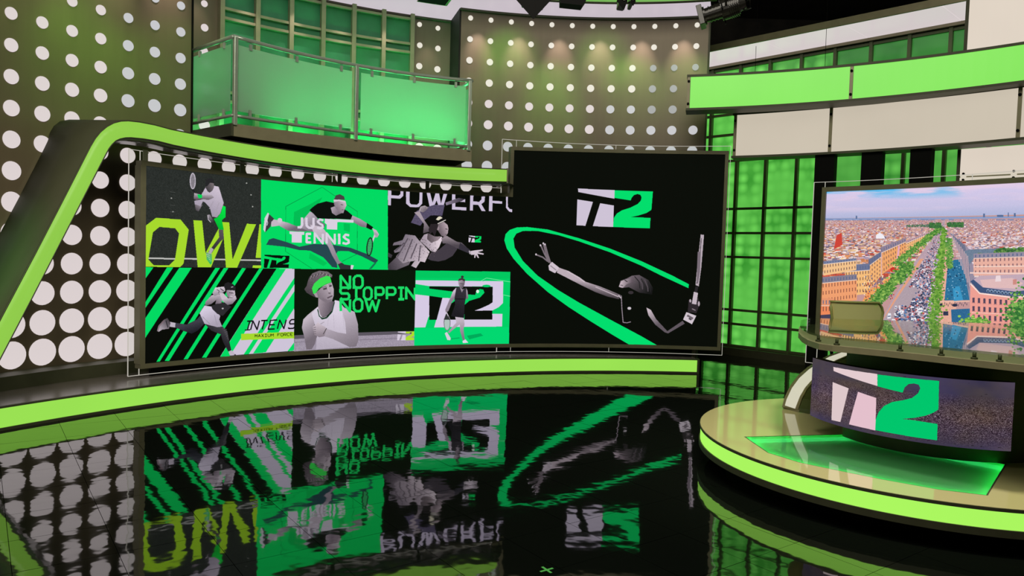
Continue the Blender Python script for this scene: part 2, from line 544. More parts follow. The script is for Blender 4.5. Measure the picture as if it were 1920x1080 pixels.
GLYPH = {   # strokes in a unit box, y down
    'N': [[(0, 1), (0, 0), (1, 1), (1, 0)]], 'O': [[(.25, 0), (.75, 0), (1, .22), (1, .78), (.75, 1), (.25, 1), (0, .78), (0, .22), (.25, 0)]],
    'S': [[(1, .12), (.85, 0), (.2, 0), (0, .15), (0, .35), (.15, .5), (.85, .5), (1, .65), (1, .85), (.8, 1), (.15, 1), (0, .88)]],
    'T': [[(0, 0), (1, 0)], [(.5, 0), (.5, 1)]], 'P': [[(0, 1), (0, 0), (.8, 0), (1, .15), (1, .45), (.8, .6), (0, .6)]],
    'I': [[(.1, 0), (.9, 0)], [(.5, 0), (.5, 1)], [(.1, 1), (.9, 1)]], 'W': [[(0, 0), (.25, 1), (.5, .15), (.75, 1), (1, 0)]],
    'M': [[(0, 1), (0, 0), (.5, .6), (1, 0), (1, 1)]], 'A': [[(0, 1), (.5, 0), (1, 1)], [(.2, .65), (.8, .65)]], 'X': [[(0, 0), (1, 1)], [(1, 0), (0, 1)]],
    'U': [[(0, 0), (0, .8), (.2, 1), (.8, 1), (1, .8), (1, 0)]], 'F': [[(0, 1), (0, 0), (1, 0)], [(0, .5), (.8, .5)]],
    'R': [[(0, 1), (0, 0), (.8, 0), (1, .15), (1, .4), (.8, .55), (0, .55)], [(.5, .55), (1, 1)]],
    'C': [[(1, .15), (.8, 0), (.2, 0), (0, .2), (0, .8), (.2, 1), (.8, 1), (1, .85)]], 'E': [[(1, 0), (0, 0), (0, 1), (1, 1)], [(0, .5), (.8, .5)]],
}


def glyph(pen, ch, x0, y0, x1, y1, wd, col, slant=0.0, dy=0.0):
    for st in GLYPH[ch]:
        pen.line([(x0 + (x1 - x0) * u + slant * (1 - v), y0 + (y1 - y0) * v + dy * u) for u, v in st], wd, col)


LOGO_W1 = [(395, 240), (572, 245), (572, 288), (397, 258)]
LOGO_L1 = [(392, 295), (468, 306), (432, 427), (388, 425)]
LOGO_L2 = [(503, 312), (570, 322), (568, 430), (468, 428)]
LOGO_2 = [(572, 246), (757, 248), (753, 340), (730, 356), (690, 370), (655, 378), (750, 380), (749, 433), (568, 430), (570, 385), (585, 362), (610, 345),
          (650, 331), (685, 312), (700, 295), (703, 278), (697, 266), (683, 262), (666, 268), (655, 282), (651, 295), (572, 284)]


def logo(pen, quad, cw, cg):
    def mp(pts):
        out = []
        for x, y in pts:
            u, v = (x - 388) / 369, (y - 240) / 193
            a, b, c, d = quad
            out.append(tuple((a[k] * (1 - u) + b[k] * u) * (1 - v) + (d[k] * (1 - u) + c[k] * u) * v for k in (0, 1)))
        return out
    for q in (LOGO_W1, LOGO_L1, LOGO_L2): pen.poly(mp(q), cw)
    pen.poly(mp(LOGO_2), cg)


def screen_mat(name, img, k=1.0):
    m = bpy.data.materials.new(name); m.use_nodes = True
    N, L = m.node_tree.nodes, m.node_tree.links
    b = N['Principled BSDF']; b.inputs['Base Color'].default_value = (0.0012, 0.0012, 0.0012, 1); b.inputs['Roughness'].default_value = 0.6; b.inputs['Specular IOR Level'].default_value = 0.03
    t = N.new('ShaderNodeTexImage'); t.image = img; t.extension = 'EXTEND'
    L.new(t.outputs['Color'], b.inputs['Emission Color']); b.inputs['Emission Strength'].default_value = k
    return m


def screen_surface(name, c, R, regions, m, parent, t0, t1, z0, z1, sign=1, thick=0.02, n=48):
    """curved display skin with uv over (t0..t1, z0..z1); regions are (ta, tb, za, zb)"""
    me = bpy.data.meshes.new(name); V = []; F = []; UV = []
    for (ta, tb, za, zb) in regions:
        k = max(2, int(n * abs(tb - ta) / abs(t1 - t0)))
        base = len(V)
        for i in range(k + 1):
            t = ta + (tb - ta) * i / k
            a, b = val(za, t), val(zb, t)
            for zz in (a, b):
                V.append(pol(c, R, t, zz)); UV.append(((t - t0) / (t1 - t0), (zz - z0) / (z1 - z0)))
        for i in range(k):
            q = base + 2 * i
            F.append((q, q + 2, q + 3, q + 1))
    me.from_pydata([tuple(v) for v in V], [], F)
    uv = me.uv_layers.new(name='uv')
    for p in me.polygons:
        for li in p.loop_indices:
            uv.data[li].uv = UV[me.loops[li].vertex_index]
    me.materials.append(m)
    o = link(name, me, None, parent)
    return o

# ================================================================== THE SETTING
TH = lambda px, py, c=WC, R=WR: th_of(on_cyl(px, py, c, R), c)
SOF = 5.19
floor = box('floor', (1.5, 6, -0.035), (30, 30, 0.05), M['joint'])
tag(floor, 'glossy black tiled studio floor mirroring the screens', 'floor', kind='structure')
TS, TA = 0.47, math.radians(126)
ta, tb = Vector((math.cos(TA), math.sin(TA), 0)), Vector((math.sin(TA), -math.cos(TA), 0))
tn = Vector((-tb.x, -tb.y, 0))
bm = bmesh.new(); bm_box(bm, Vector((0, 0, -0.005)), (TS - 0.003, TS - 0.003, 0.01))
tile_me = bpy.data.meshes.new('tile'); bm.to_mesh(tile_me); bm.free(); tile_me.materials.append(M['floor'])
rest = bmesh.new(); cells = []
nv = Vector((0.809, 0.588, 0))
for i in range(-26, 34):
    for j in range(-26, 34):
        # lattice through the joints seen in the photograph
        p = nv * (0.612 + TS * (i + 0.5)) + Vector((-0.588, 0.809, 0)) * (2.93 + TS * (j + 0.5))
        if not (-11 < p.x < 12 and -2 < p.y < 19): continue
        q = project(p)
        d_step = math.hypot(p.x - STEPC[0], p.y - STEPC[1])
        vis = q and -60 < q[0] < 1980 and 640 < q[1] < 1140 and (d_step < STEPR + 0.3 or p.x > 2.7) and math.hypot(p.x - 3.19, p.y - 5.74) > 1.3 and p.y < 16.3 - 1.05 * p.x + 0.6
        if vis and p.y < 12.5: cells.append((q[1], p))
        else: bm_box(rest, p + Vector((0, 0, -0.005)), (TS - 0.003, TS - 0.003, 0.01), Matrix.Rotation(TA, 3, 'Z'))
cells.sort(key=lambda c: -c[0])
for k, (_, p) in enumerate(cells):
    if k < 298:
        o = bpy.data.objects.new('tile', tile_me); COL.objects.link(o); o.parent = floor
        o.location = p - floor.location
        o.rotation_euler = (random.gauss(0, 0.0012), random.gauss(0, 0.0012), TA)
    else:
        bm_box(rest, p + Vector((0, 0, -0.005)), (TS - 0.003, TS - 0.003, 0.01), Matrix.Rotation(TA, 3, 'Z'))
o = from_bm('outer_tiles', rest, M['floor'], floor); o['kind'] = 'stuff'

ceil = box('ceiling', (1.5, 6, 7.3), (30, 30, 0.1), M['ceil'])
tag(ceil, 'dark open studio ceiling above the set', 'ceiling', kind='structure')
o = box('wall_far', (1.5, 17.5, 3.6), (30, 0.1, 7.4), M['ceil']); tag(o, 'dark studio wall behind the set pieces', 'wall', kind='structure')

# curved dotted wall with an opening for the balcony niche
T_L, T_N0, T_N1, T_R = -1.75, TH(362, 150), TH(862, 150), TH(1323, 200)
Z_N = 2.98
bm = bmesh.new()
bm_arc(bm, WC, WR, WR + 0.08, T_L, T_N0 - 0.004, 0, SOF + 1.2, 40)
bm_arc(bm, WC, WR, WR + 0.08, T_N0 - 0.004, T_N1, 0, Z_N, 26)
bm_arc(bm, WC, WR, WR + 0.08, T_N1, T_R, 0, SOF, 30)
wall = from_bm('wall_back', bm, M['wall'])
tag(wall, 'curved bronze wall with rows of white discs growing larger downwards', 'wall', kind='structure')
# black reveal line at the niche's left edge, dark return at its right edge
arc('edge_reveal', WC, WR - 0.004, WR + 0.7, T_N0 - 0.004, T_N0, Z_N, SOF, M['black'], wall, 1)
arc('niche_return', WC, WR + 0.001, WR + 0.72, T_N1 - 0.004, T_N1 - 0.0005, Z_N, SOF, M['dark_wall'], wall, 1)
arc('wall_edge', WC, WR - 0.004, WR + 0.1, T_R, T_R + 0.004, 0, SOF, M['olive_dark'], wall, 1)
# plinth at the foot of the dotted wall
o = arc('baseboard_back', WC, WR - 0.26, WR, T_L, -0.85, 0.19, 0.335, M['olive_dark'], None, 30)
tag(o, 'dark olive plinth along the foot of the dotted wall', 'baseboard', kind='structure')

S_DOT = 0.3048; DOT_TH0 = -1.16035; DOT_Z0 = CAM_H + 7.1768 * S_DOT; DOT_DTH = S_DOT / WR
DR = lambda j: 0.060 + 0.0062 * j + 0.0001 * j * j
dot_me = {}


def dot_mesh(j, mk):
    if (j, mk) in dot_me: return dot_me[(j, mk)]
    bm = bmesh.new(); r = DR(j)
    bmesh.ops.create_cone(bm, cap_ends=True, segments=26, radius1=r, radius2=r * 0.97, depth=0.012, matrix=Matrix.Rotation(PI / 2, 4, 'X'))
    me = bpy.data.meshes.new('dot'); bm.to_mesh(me); bm.free(); me.materials.append(M[mk]); dot_me[(j, mk)] = me
    return me


def put_dot(i, j, R, parent):
    th = DOT_TH0 + i * DOT_DTH * (WR / R if R > WR + 0.2 else 1)
    z = DOT_Z0 - j * S_DOT
    p = pol(WC, R - 0.004, th, z)
    mk = 'dot_warm'  # tone by row and column stands in for the light falling there
    if j >= 4: mk = 'dot_pink'
    elif i <= 3: mk = 'dot_pink'
    elif i <= 6: mk = 'dot_cool'
    elif i >= 28 and -2 <= j <= 0: mk = 'dot_dim'
    elif j >= 0: mk = 'dot_cool' if i >= 26 or j >= 2 else 'dot_pink'
    o = bpy.data.objects.new('dot', dot_mesh(j, mk)); COL.objects.link(o)
    o.parent = parent; o.location = p - parent.location
    o.rotation_euler = (0, 0, -th)


for i in range(-1, 32):
    for j in range(-6, 12):
        th = DOT_TH0 + i * DOT_DTH; z = DOT_Z0 - j * S_DOT
        if th > T_R - 0.012 or z > SOF + 0.3: continue
        q = project(pol(WC, WR, th, z))
        if q is None or not (-40 < q[0] < 1960 and -30 < q[1] < 1100): continue
        if i >= 7 and j <= 3 and q[0] < 855: continue           # the niche opening, the balcony and the arch stand here
        if i >= 6 and j >= 5 and q[0] > 275: continue            # wholly behind the video wall
        if i > 20 and j > 3: continue
        if z > SOF - 0.05 and th > T_N0: continue
        put_dot(i, j, WR, wall)

# niche with its green window behind the balcony
NR = 7.1
niche = arc('wall_niche', WC, NR, NR + 0.08, T_N0 - 0.05, T_N1 + 0.03, Z_N - 0.1, SOF + 0.1, M['wall'], None, 30)
tag(niche, 'recessed bronze wall behind the glass balcony', 'wall', kind='structure')
ndot = bmesh.new()
for (a, b) in ((383, 7), (383.5, 52), (382, 96), (383, 235), (786.6, 46), (787, 85), (786, 124), (821, 53), (821, 91), (820, 130), (786, 277), (820, 280)):
    p = on_cyl(a, b, WC, NR); th = th_of(p, WC); j = max(-4, min(4, int(round((DOT_Z0 - p.z) / S_DOT))))
    o = bpy.data.objects.new('dot', dot_mesh(j, 'dot_warm' if a > 400 else 'dot_pink')); COL.objects.link(o); o.parent = niche
    o.location = pol(WC, NR - 0.004, th, p.z); o.rotation_euler = (0, 0, -th)
ndot.free()
WT = [th_of(on_cyl(a, b, WC, NR), WC) for a, b in ((412, 20), (479.6, 20), (543, 40), (603, 50), (661, 50), (717, 60), (771, 60))]
WZ = [3.02, 3.55, 3.67, 4.625, 4.75, 5.12]
win = empty('window_1', pol(WC, NR, -0.55, 3.0), 'green window grid with tan bars behind the balcony', 'window', kind='structure')
for k, t in enumerate(WT):
    arc('mullion', WC, NR - 0.10, NR, t - 0.0042, t + 0.0042, 3.0, SOF, M['olive'], win, 1)
for z in WZ[1:]:
    arc('transom', WC, NR - 0.075, NR, WT[0], WT[-1], z - 0.018, z + 0.018, M['olive'], win, 18)
for a in range(6):
    for b in range(5):
        arc('pane', WC, NR - 0.012, NR - 0.004, WT[a] + 0.004, WT[a + 1] - 0.004, WZ[b] + 0.015, WZ[b + 1] - 0.015, M['niche_pane'], win, 3)

# white soffit ring above the wall, with the green header in front of it
hd = th_of(on_z(1060, 0, SOF), WC)
o = arc('trim_1', WC, 5.79, WR + 0.02, -1.0, T_R + 0.004, SOF, SOF + 0.05, M['soffit'], None, 40)
tag(o, 'white lit soffit ring above the curved dotted wall', 'trim', kind='structure')
soffit = o
arc('niche_soffit', WC, WR + 0.02, NR + 0.1, T_N0 - 0.03, T_N1, SOF, SOF + 0.05, M['soffit'], soffit, 20)
arc('edge_trim', WC, WR - 0.035, WR, T_N1 - 0.003, T_R, SOF - 0.03, SOF - 0.001, M['olive_dark'], soffit, 30)
arc('edge_trim', WC, NR - 0.035, NR, T_N0, T_N1, SOF - 0.03, SOF - 0.001, M['olive_dark'], soffit, 30)
p = on_z(826, 3, SOF)
arc('slot_frame', WC, 6.0, 0.02 + math.hypot(*(on_z(838, 8, SOF) - Vector((*WC, SOF))).xy), th_of(p, WC) - 0.05, th_of(on_z(843, 2, SOF), WC), SOF - 0.02, SOF - 0.002, M['olive'], soffit, 6)
arc('slot', WC, 6.0, -0.01 + math.hypot(*(on_z(838, 8, SOF) - Vector((*WC, SOF))).xy), th_of(p, WC) - 0.05, th_of(on_z(838, 2, SOF), WC), SOF - 0.025, SOF - 0.019, M['black'], soffit, 6)
o = arc('trim_2', WC, 5.725, 5.765, -1.0, T_R + 0.02, SOF - 0.012, SOF + 0.5, M['header_green'], None, 40)
tag(o, 'green lit header band in front of the white soffit', 'trim', kind='structure')
arc('lower_edge', WC, 5.72, 5.785, -1.0, T_R + 0.02, SOF - 0.022, SOF - 0.012, M['olive_dark'], o, 40)

# green wall on the right: a plane of honeycomb panes in dark muntins
GA, GB = 16.9335, -1.05
gdir = Vector((1, GB, 0)).normalized(); gn = Vector((GB, -1, 0)).normalized()   # gn points to the room


def on_green(px, py):
    d = ray(px, py); t = GA / (d.y - GB * d.x)
    return d * t + Vector((0, 0, CAM_H))


GS0 = Vector((3.0, GA + GB * 3.0, 0))
gs = lambda p: (Vector((p[0], p[1], 0)) - GS0).dot(gdir)
gp = lambda s, z, off=0.0: GS0 + gdir * s + gn * off + Vector((0, 0, z))
grot = Matrix((gdir, -gn, Vector((0, 0, 1)))).transposed()
cols = [gs(on_green(a, 483)) for a in (1374, 1429.5, 1486)]
top_cols = [gs(on_green(a, b)) for a, b in ((1341, 140), (1387.5, 133), (1443, 122), (1499, 113), (1570, 100), (1635, 90), (1710, 77), (1795, 60))]
cstep = (cols[2] - cols[0]) / 2
XS = [cols[0] + cstep * k for k in range(-3, 9)]
ZS = [0.155, 0.535, 0.78, 1.70, 2.115, 2.535, 3.37, 3.825, 4.18, 4.97]
gwall = box('wall_right', gp((XS[0] + XS[-1]) / 2, 2.55, -0.10), (XS[-1] - XS[0] + 0.4, 0.06, 5.1), M['black'], None, grot)
tag(gwall, 'back wall of green honeycomb panes in dark muntins', 'wall', kind='structure')
rg = random.Random(5)
for a in range(len(XS) - 1):
    for b in range(len(ZS) - 1):
        s = (XS[a] + XS[a + 1]) / 2; z = (ZS[b] + ZS[b + 1]) / 2
        q = project(gp(s, z))
        if q is None or q[0] > 1990: continue
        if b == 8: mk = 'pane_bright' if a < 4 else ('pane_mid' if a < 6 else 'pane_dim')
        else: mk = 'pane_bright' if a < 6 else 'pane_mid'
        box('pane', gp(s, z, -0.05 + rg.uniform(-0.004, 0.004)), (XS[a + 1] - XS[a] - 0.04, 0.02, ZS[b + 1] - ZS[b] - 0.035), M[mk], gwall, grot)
for x in XS:
    box('muntin', gp(x, 2.55, -0.02), (0.048, 0.09, 4.9), M['muntin'], gwall, grot)
for z in ZS:
    box('rail', gp((XS[0] + XS[-1]) / 2, z, -0.025), (XS[-1] - XS[0], 0.07, 0.04), M['muntin'], gwall, grot)
o = box('baseboard_right', gp((XS[0] + XS[-1]) / 2, 0.065, 0.03), (XS[-1] - XS[0], 0.2, 0.13), M['olive_dark'], None, grot)
tag(o, 'dark baseboard below the green pane wall', 'baseboard', kind='structure')
# white soffit above it
pa, pb = on_z(1325, 134, 5.06), on_z(1325, 105, 5.06)
sof_w = 0.95
bmq = bmesh.new()
for k in range(5):
    s0, s1 = XS[0] + k * 1.25 + 0.004, XS[0] + (k + 1) * 1.25 - 0.004
    bm_box(bmq, gp((s0 + s1) / 2, 5.06, sof_w / 2), (s1 - s0, sof_w, 0.02), grot)
o = from_bm('trim_3', bmq, M['soffit_r']); tag(o, 'glossy white soffit strip above the green pane wall', 'trim', kind='structure')
box('front_edge', gp(XS[0] + 3.1, 5.08, sof_w + 0.015), (6.4, 0.03, 0.10), M['olive'], o, grot)
box('wall_edge', gp(XS[0] + 3.1, 5.03, 0.03), (6.4, 0.06, 0.05), M['olive'], o, grot)

# ================================================================== THE STEP UNDER THE VIDEO WALL
ST0, ST1 = -1.42, th_of(on_cyl(1308, 690, STEPC, STEPR), STEPC)
step = empty('light_step', pol(STEPC, STEPR, -0.4, 0), 'curved dark step with a glowing green front under the video wall', 'step')
bm = bmesh.new(); rows = []
n = 60
for i in range(n + 1):
    t = ST0 + (ST1 - ST0) * i / n
    a = pol(STEPC, STEPR, t); f = i / n
    tw = T_L + 0.12 + (th_of((3.05, 10.7), WC) - T_L - 0.12) * f
    # straight back from the step front to the dotted wall
    d = Vector((math.sin(t), math.cos(t), 0)); e = Vector((a.x - WC[0], a.y - WC[1], 0))
    bq = d.dot(e); t_hit = -bq + math.sqrt(max(bq * bq - (e.dot(e) - (WR - 0.01) ** 2), 0.01))
    b = a + d * t_hit
    rows.append([bm.verts.new((a.x, a.y, 0.2)), bm.verts.new((b.x, b.y, 0.2)), bm.verts.new((b.x, b.y, 0.0)), bm.verts.new((a.x, a.y, 0.0))])
for i in range(n):
    for k in range(4):
        bm.faces.new((rows[i][k], rows[i][(k + 1) % 4], rows[i + 1][(k + 1) % 4], rows[i + 1][k]))
bm.faces.new(rows[0]); bm.faces.new(rows[-1][::-1])
deck = from_bm('deck', bm, M['deck'], step)
arc('top_nosing', STEPC, STEPR - 0.03, STEPR, ST0, ST1, 0.195, 0.212, M['olive_dark'], step, 60)
arc('light_strip', STEPC, STEPR - 0.022, STEPR, ST0, ST1 - 0.002, 0.026, 0.195, M['step_green'], step, 60)
arc('kick_strip', STEPC, STEPR - 0.03, STEPR, ST0, ST1, 0.0, 0.024, M['olive_dark'], step, 60)
arc('end_cap', STEPC, STEPR - 0.03, STEPR + 0.05, ST1 - 0.0015, ST1 + 0.0022, 0.0, 0.212, M['olive_dark'], step, 1)

# ================================================================== THE VIDEO WALL
BOT = [(271, 678), (489, 667), (550, 661), (778, 648), (950, 642), (1155, 644), (1346, 652)]
TP1 = [(271, 310.5), (338, 319.5), (489, 336), (725, 357), (950, 369)]
TP2 = [(962, 282), (1155, 287), (1358, 290)]


def zcurve(pts):
    q = [on_cyl(*p, LEDC, LEDR) for p in pts]
    k = [(th_of(p, LEDC), p.z) for p in q]
    xs = [a for a, _ in k]; f = np.polyfit(xs, [b for _, b in k], 2)
    return lambda t: float(np.polyval(f, t))


zb, zt1, zt2 = zcurve(BOT), zcurve(TP1), zcurve(TP2)
LT0 = TH(271, 490, LEDC, LEDR); LT1 = TH(1352, 470, LEDC, LEDR); LTM = TH(962, 330, LEDC, LEDR)
LZ0, LZ1 = 0.30, 3.20
CW, CH = 2300, 880


def led_xy(px, py):
    p = on_cyl(px, py, LEDC, LEDR)
    return ((th_of(p, LEDC) - LT0) / (LT1 - LT0) * CW, (p.z - LZ0) / (LZ1 - LZ0) * CH)


cv = Canvas(CW, CH, led_xy, (9, 12, 7))
GR = (0, 218, 98); YL = (166, 217, 44); WH = (206, 196, 216)
# --- upper left picture: OW! with a player in a white shirt
A = Crop(cv, 4.9077, 250, 290)
A.poly([(95, 90), (1175, 200), (1175, 1046), (95, 1036)], (42, 46, 43), tex=5)
for x, y in ((350, 400), (365, 525), (1042, 262), (1083, 370), (1097, 478)): A.ellipse(x, y, 7, 6, (170, 170, 165))
for y in (342, 464, 524): A.line([(335, y), (385, y + 4)], 3, (90, 92, 90))
A.poly([(95, 942), (1174, 966), (1174, 980), (95, 957)], (190, 190, 186))
A.poly([(98, 665), (210, 580), (435, 597), (510, 690), (462, 1002), (430, 1036), (98, 1036)], YL)
A.poly([(180, 715), (240, 665), (385, 678), (420, 725), (383, 965), (330, 1018), (190, 1018), (138, 965)], (42, 46, 43), tex=5)
A.poly([(141, 945), (385, 952), (383, 966), (139, 959)], (190, 190, 186))
A.poly([(552, 603), (633, 606), (664, 905), (800, 650), (815, 620), (882, 622), (913, 965), (1045, 635), (1130, 640), (955, 1040), (852, 1040), (832, 760), (715, 1036), (592, 1036)], YL)
A.poly([(1160, 640), (1176, 640), (1176, 950), (1125, 950)], YL); A.poly([(1100, 1018), (1176, 1020), (1176, 1044), (1095, 1042)], YL)
A.ellipse(547, 243, 28, 76, (188, 180, 192)); A.ellipse(547, 243, 18, 64, (118, 112, 120))
for k in range(-4, 5): A.line([(532, 243 + k * 13), (562, 243 + k * 13)], 2, (170, 165, 172))
A.line([(547, 318), (572, 365)], 16, (32, 32, 34))
A.shade([(565, 455), (620, 475), (640, 455), (600, 522), (575, 512)], (150, 140, 150), (80, 74, 80), (620, 460), (580, 515))
A.shade([(740, 285), (785, 295), (800, 340), (832, 445), (800, 540), (770, 577), (725, 572), (705, 490), (660, 440), (640, 430), (620, 475), (565, 455), (560, 425), (640, 410), (625, 370), (665, 300), (700, 350)], (205, 192, 208), (160, 150, 168), (790, 320), (700, 560))
A.line([(735, 430), (700, 500)], 8, (168, 158, 172)); A.line([(790, 440), (745, 560)], 7, (170, 160, 174))
A.shade([(662, 285), (668, 255), (742, 262), (742, 300), (728, 330), (705, 348), (685, 340), (668, 310)], (118, 108, 112), (62, 58, 62), (740, 290), (670, 320))
A.poly([(662, 288), (668, 230), (700, 216), (735, 224), (742, 264), (705, 258), (684, 285), (672, 292)], (38, 38, 40))
A.shade([(560, 352), (600, 362), (640, 372), (720, 368), (742, 395), (690, 417), (620, 405), (580, 420), (555, 405)], (176, 165, 175), (96, 88, 94), (650, 368), (650, 415))
A.poly([(588, 364), (632, 368), (632, 398), (600, 402)], (0, 214, 84))
A.shade([(825, 468), (850, 480), (848, 575), (815, 602), (832, 692), (790, 692), (770, 650), (740, 590), (775, 577), (805, 535)], (0, 228, 70), (0, 180, 50), (845, 500), (770, 680))
A.shade([(683, 552), (705, 553), (742, 610), (737, 632), (700, 612)], (150, 140, 150), (50, 48, 52), (690, 560), (735, 620))
A.line([(684, 556), (690, 600), (712, 622)], 6, (215, 206, 216))
A.shade([(785, 690), (827, 692), (833, 770), (800, 802), (745, 870), (722, 905), (690, 892), (720, 855), (790, 760)], (92, 84, 90), (44, 42, 46), (830, 700), (720, 890))
A.poly([(712, 852), (740, 870), (715, 914), (690, 905)], (176, 168, 178))
A.shade([(668, 895), (690, 905), (722, 915), (722, 1000), (710, 1013), (675, 965)], (120, 165, 128), (46, 190, 92), (680, 900), (715, 1000))
for k in range(5): A.line([(672 + k * 8, 920 + k * 15), (700 + k * 4, 915 + k * 15)], 3, (225, 235, 225))
# --- upper middle picture: a lunging player on green
B = Crop(cv, 5.538, 480, 320)
B.poly([(52, 70), (1368, 190), (1370, 1032), (52, 1016)], GR)
B.poly([(690, 275), (560, 350), (395, 430), (385, 640), (420, 690), (480, 560), (620, 400)], (0, 190, 84))
B.poly([(910, 545), (975, 555), (975, 640), (912, 620)], (0, 190, 84)); B.poly([(560, 850), (740, 960), (700, 990), (550, 910)], (0, 196, 86))
B.line([(310, 372), (687, 172), (830, 270)], 4, (6, 120, 58)); B.line([(950, 355), (1052, 424), (1052, 864), (890, 945)], 4, (6, 120, 58)); B.line([(310, 372), (306, 838), (580, 1016)], 4, (6, 130, 62))
B.poly([(105, 770), (135, 715), (180, 700), (330, 745), (450, 790), (600, 760), (800, 770), (980, 800), (1150, 865), (1270, 930), (1240, 962), (1100, 890), (960, 835), (850, 835), (830, 870), (845, 1010), (790, 1000), (700, 900), (560, 830), (450, 825), (300, 790), (130, 772)], (38, 70, 78))
B.poly([(1235, 950), (1250, 960), (1200, 1020), (1170, 1024)], (20, 120, 80))
B.shade([(150, 500), (230, 515), (330, 540), (430, 580), (540, 535), (575, 630), (430, 630), (330, 622), (240, 572), (160, 582)], (196, 182, 196), (110, 100, 112), (300, 530), (340, 625))
B.poly([(105, 560), (135, 450), (190, 500), (160, 530), (152, 580), (95, 642)], (56, 56, 60)); B.poly([(76, 610), (90, 490), (122, 436), (137, 448), (107, 560), (95, 640)], (214, 206, 218))
B.line([(112, 570), (122, 545), (116, 520)], 7, (215, 208, 218))
B.shade([(495, 500), (560, 425), (600, 438), (640, 500), (720, 560), (690, 640), (560, 632), (455, 590)], (186, 174, 188), (104, 96, 110), (520, 470), (650, 630))
B.shade([(560, 560), (680, 580), (740, 650), (800, 780), (862, 930), (893, 958), (850, 980), (790, 880), (750, 790), (700, 720), (600, 645)], (200, 186, 200), (140, 128, 140), (700, 600), (800, 920))
B.poly([(850, 972), (890, 955), (920, 975), (1000, 985), (1012, 1000), (985, 1028), (875, 1026)], (50, 50, 54)); B.poly([(985, 980), (1016, 982), (1002, 1028), (982, 1028)], (218, 210, 222))
B.poly([(555, 410), (600, 370), (640, 342), (730, 318), (810, 335), (950, 420), (1002, 465), (985, 507), (850, 500), (730, 500), (640, 495), (600, 450)], (10, 16, 12))
B.shade([(775, 385), (830, 365), (880, 445), (830, 467), (790, 440)], (176, 160, 174), (120, 108, 120), (780, 400), (860, 450))
B.shade([(808, 310), (860, 298), (930, 318), (940, 360), (920, 402), (907, 442), (870, 442), (830, 392), (810, 352)], (196, 178, 190), (126, 112, 124), (920, 340), (830, 400))
B.poly([(806, 305), (830, 256), (870, 244), (915, 268), (922, 302), (860, 300)], (72, 64, 66)); B.poly([(806, 300), (862, 300), (928, 314), (932, 334), (860, 316), (808, 326)], (208, 198, 208))
B.line([(880, 352), (905, 356)], 6, (70, 60, 66)); B.line([(888, 405), (910, 408)], 5, (80, 66, 74)); B.ellipse(838, 358, 12, 20, (150, 134, 146))
B.shade([(1000, 465), (1080, 500), (1152, 545), (1160, 592), (1090, 582), (1020, 540), (985, 503)], (176, 162, 176), (112, 102, 114), (1080, 500), (1060, 580))
B.poly([(1152, 543), (1218, 588), (1197, 616), (1145, 592)], (10, 12, 12)); B.poly([(1205, 595), (1250, 618), (1277, 660), (1262, 692), (1228, 692), (1224, 640)], (196, 182, 196))
for k in range(4): B.line([(1232 + k * 9, 640 + k * 4), (1238 + k * 9, 690)], 3, (120, 110, 122))
B.line([(1233, 670), (1196, 770)], 16, (206, 198, 210)); B.ellipse(1180, 790, 34, 100, (28, 40, 34), 0.1); B.ellipse(1180, 790, 22, 84, (60, 190, 110), 0.1)
for k in range(-5, 6): B.line([(1160, 790 + k * 14), (1200, 792 + k * 14)], 2, (30, 70, 48))
TW = (218, 208, 224)
B.line([(478, 485), (478, 565), (462, 590), (430, 588)], 25, TW); B.line([(523, 487), (525, 570), (550, 594), (582, 594), (598, 570), (597, 490)], 25, TW)
B.line([(700, 516), (662, 506), (640, 530), (662, 552), (690, 565), (694, 588), (668, 600), (634, 592)], 22, TW)
B.poly([(715, 498), (1012, 512), (1012, 540), (845, 534), (843, 613), (735, 609), (735, 560), (712, 540)], TW)
B.poly([(346, 630), (502, 637), (500, 666), (475, 665), (475, 749), (370, 746), (372, 664), (348, 655)], TW)
B.line([(572, 657), (526, 656), (526, 744), (574, 745)], 23, TW); B.line([(528, 700), (566, 701)], 20, TW)
for dx in (0, 124): B.line([(609 + dx, 757), (609 + dx, 652), (694 + dx, 756), (694 + dx, 655)], 23, TW)
B.line([(864, 655), (864, 763)], 26, TW); B.line([(968, 672), (930, 664), (910, 688), (932, 708), (960, 722), (964, 748), (935, 760), (898, 750)], 23, TW)
B.ellipse(247, 516, 25, 24, (206, 200, 208))
logo(B, [(82, 872), (346, 878), (346, 1008), (82, 1014)], (6, 14, 8), (6, 14, 8))
# --- upper right picture: POWERFU with a player in a patterned dress
C = Crop(cv, 6.0, 715, 340)
for pts in ([(74, 90), (112, 92), (112, 155), (195, 160), (213, 145), (215, 100), (248, 102), (246, 165), (210, 196), (108, 190), (106, 270), (74, 270)],
            [(278, 110), (318, 110), (318, 240), (338, 260), (400, 263), (426, 240), (430, 120), (464, 120), (461, 250), (420, 292), (325, 290), (278, 250)],
            [(508, 120), (546, 120), (577, 240), (612, 125), (648, 128), (671, 250), (702, 130), (744, 132), (690, 306), (650, 304), (622, 215), (585, 298), (545, 296)],
            [(795, 140), (832, 142), (832, 195), (942, 200), (942, 235), (832, 225), (832, 286), (956, 292), (956, 327), (795, 318)],
            [(1000, 160), (1036, 160), (1033, 226), (1100, 230), (1126, 205), (1126, 170), (1166, 172), (1160, 230), (1125, 256), (1173, 336), (1128, 333), (1090, 265), (1033, 262), (1030, 329), (996, 326)],
            [(1213, 160), (1250, 160), (1250, 218), (1360, 225), (1360, 253), (1250, 245), (1248, 336), (1210, 334)],
            [(1403, 160), (1423, 160), (1423, 285), (1446, 312), (1472, 315), (1472, 348), (1440, 341), (1403, 300)]):
    C.poly(pts, (202, 190, 214))
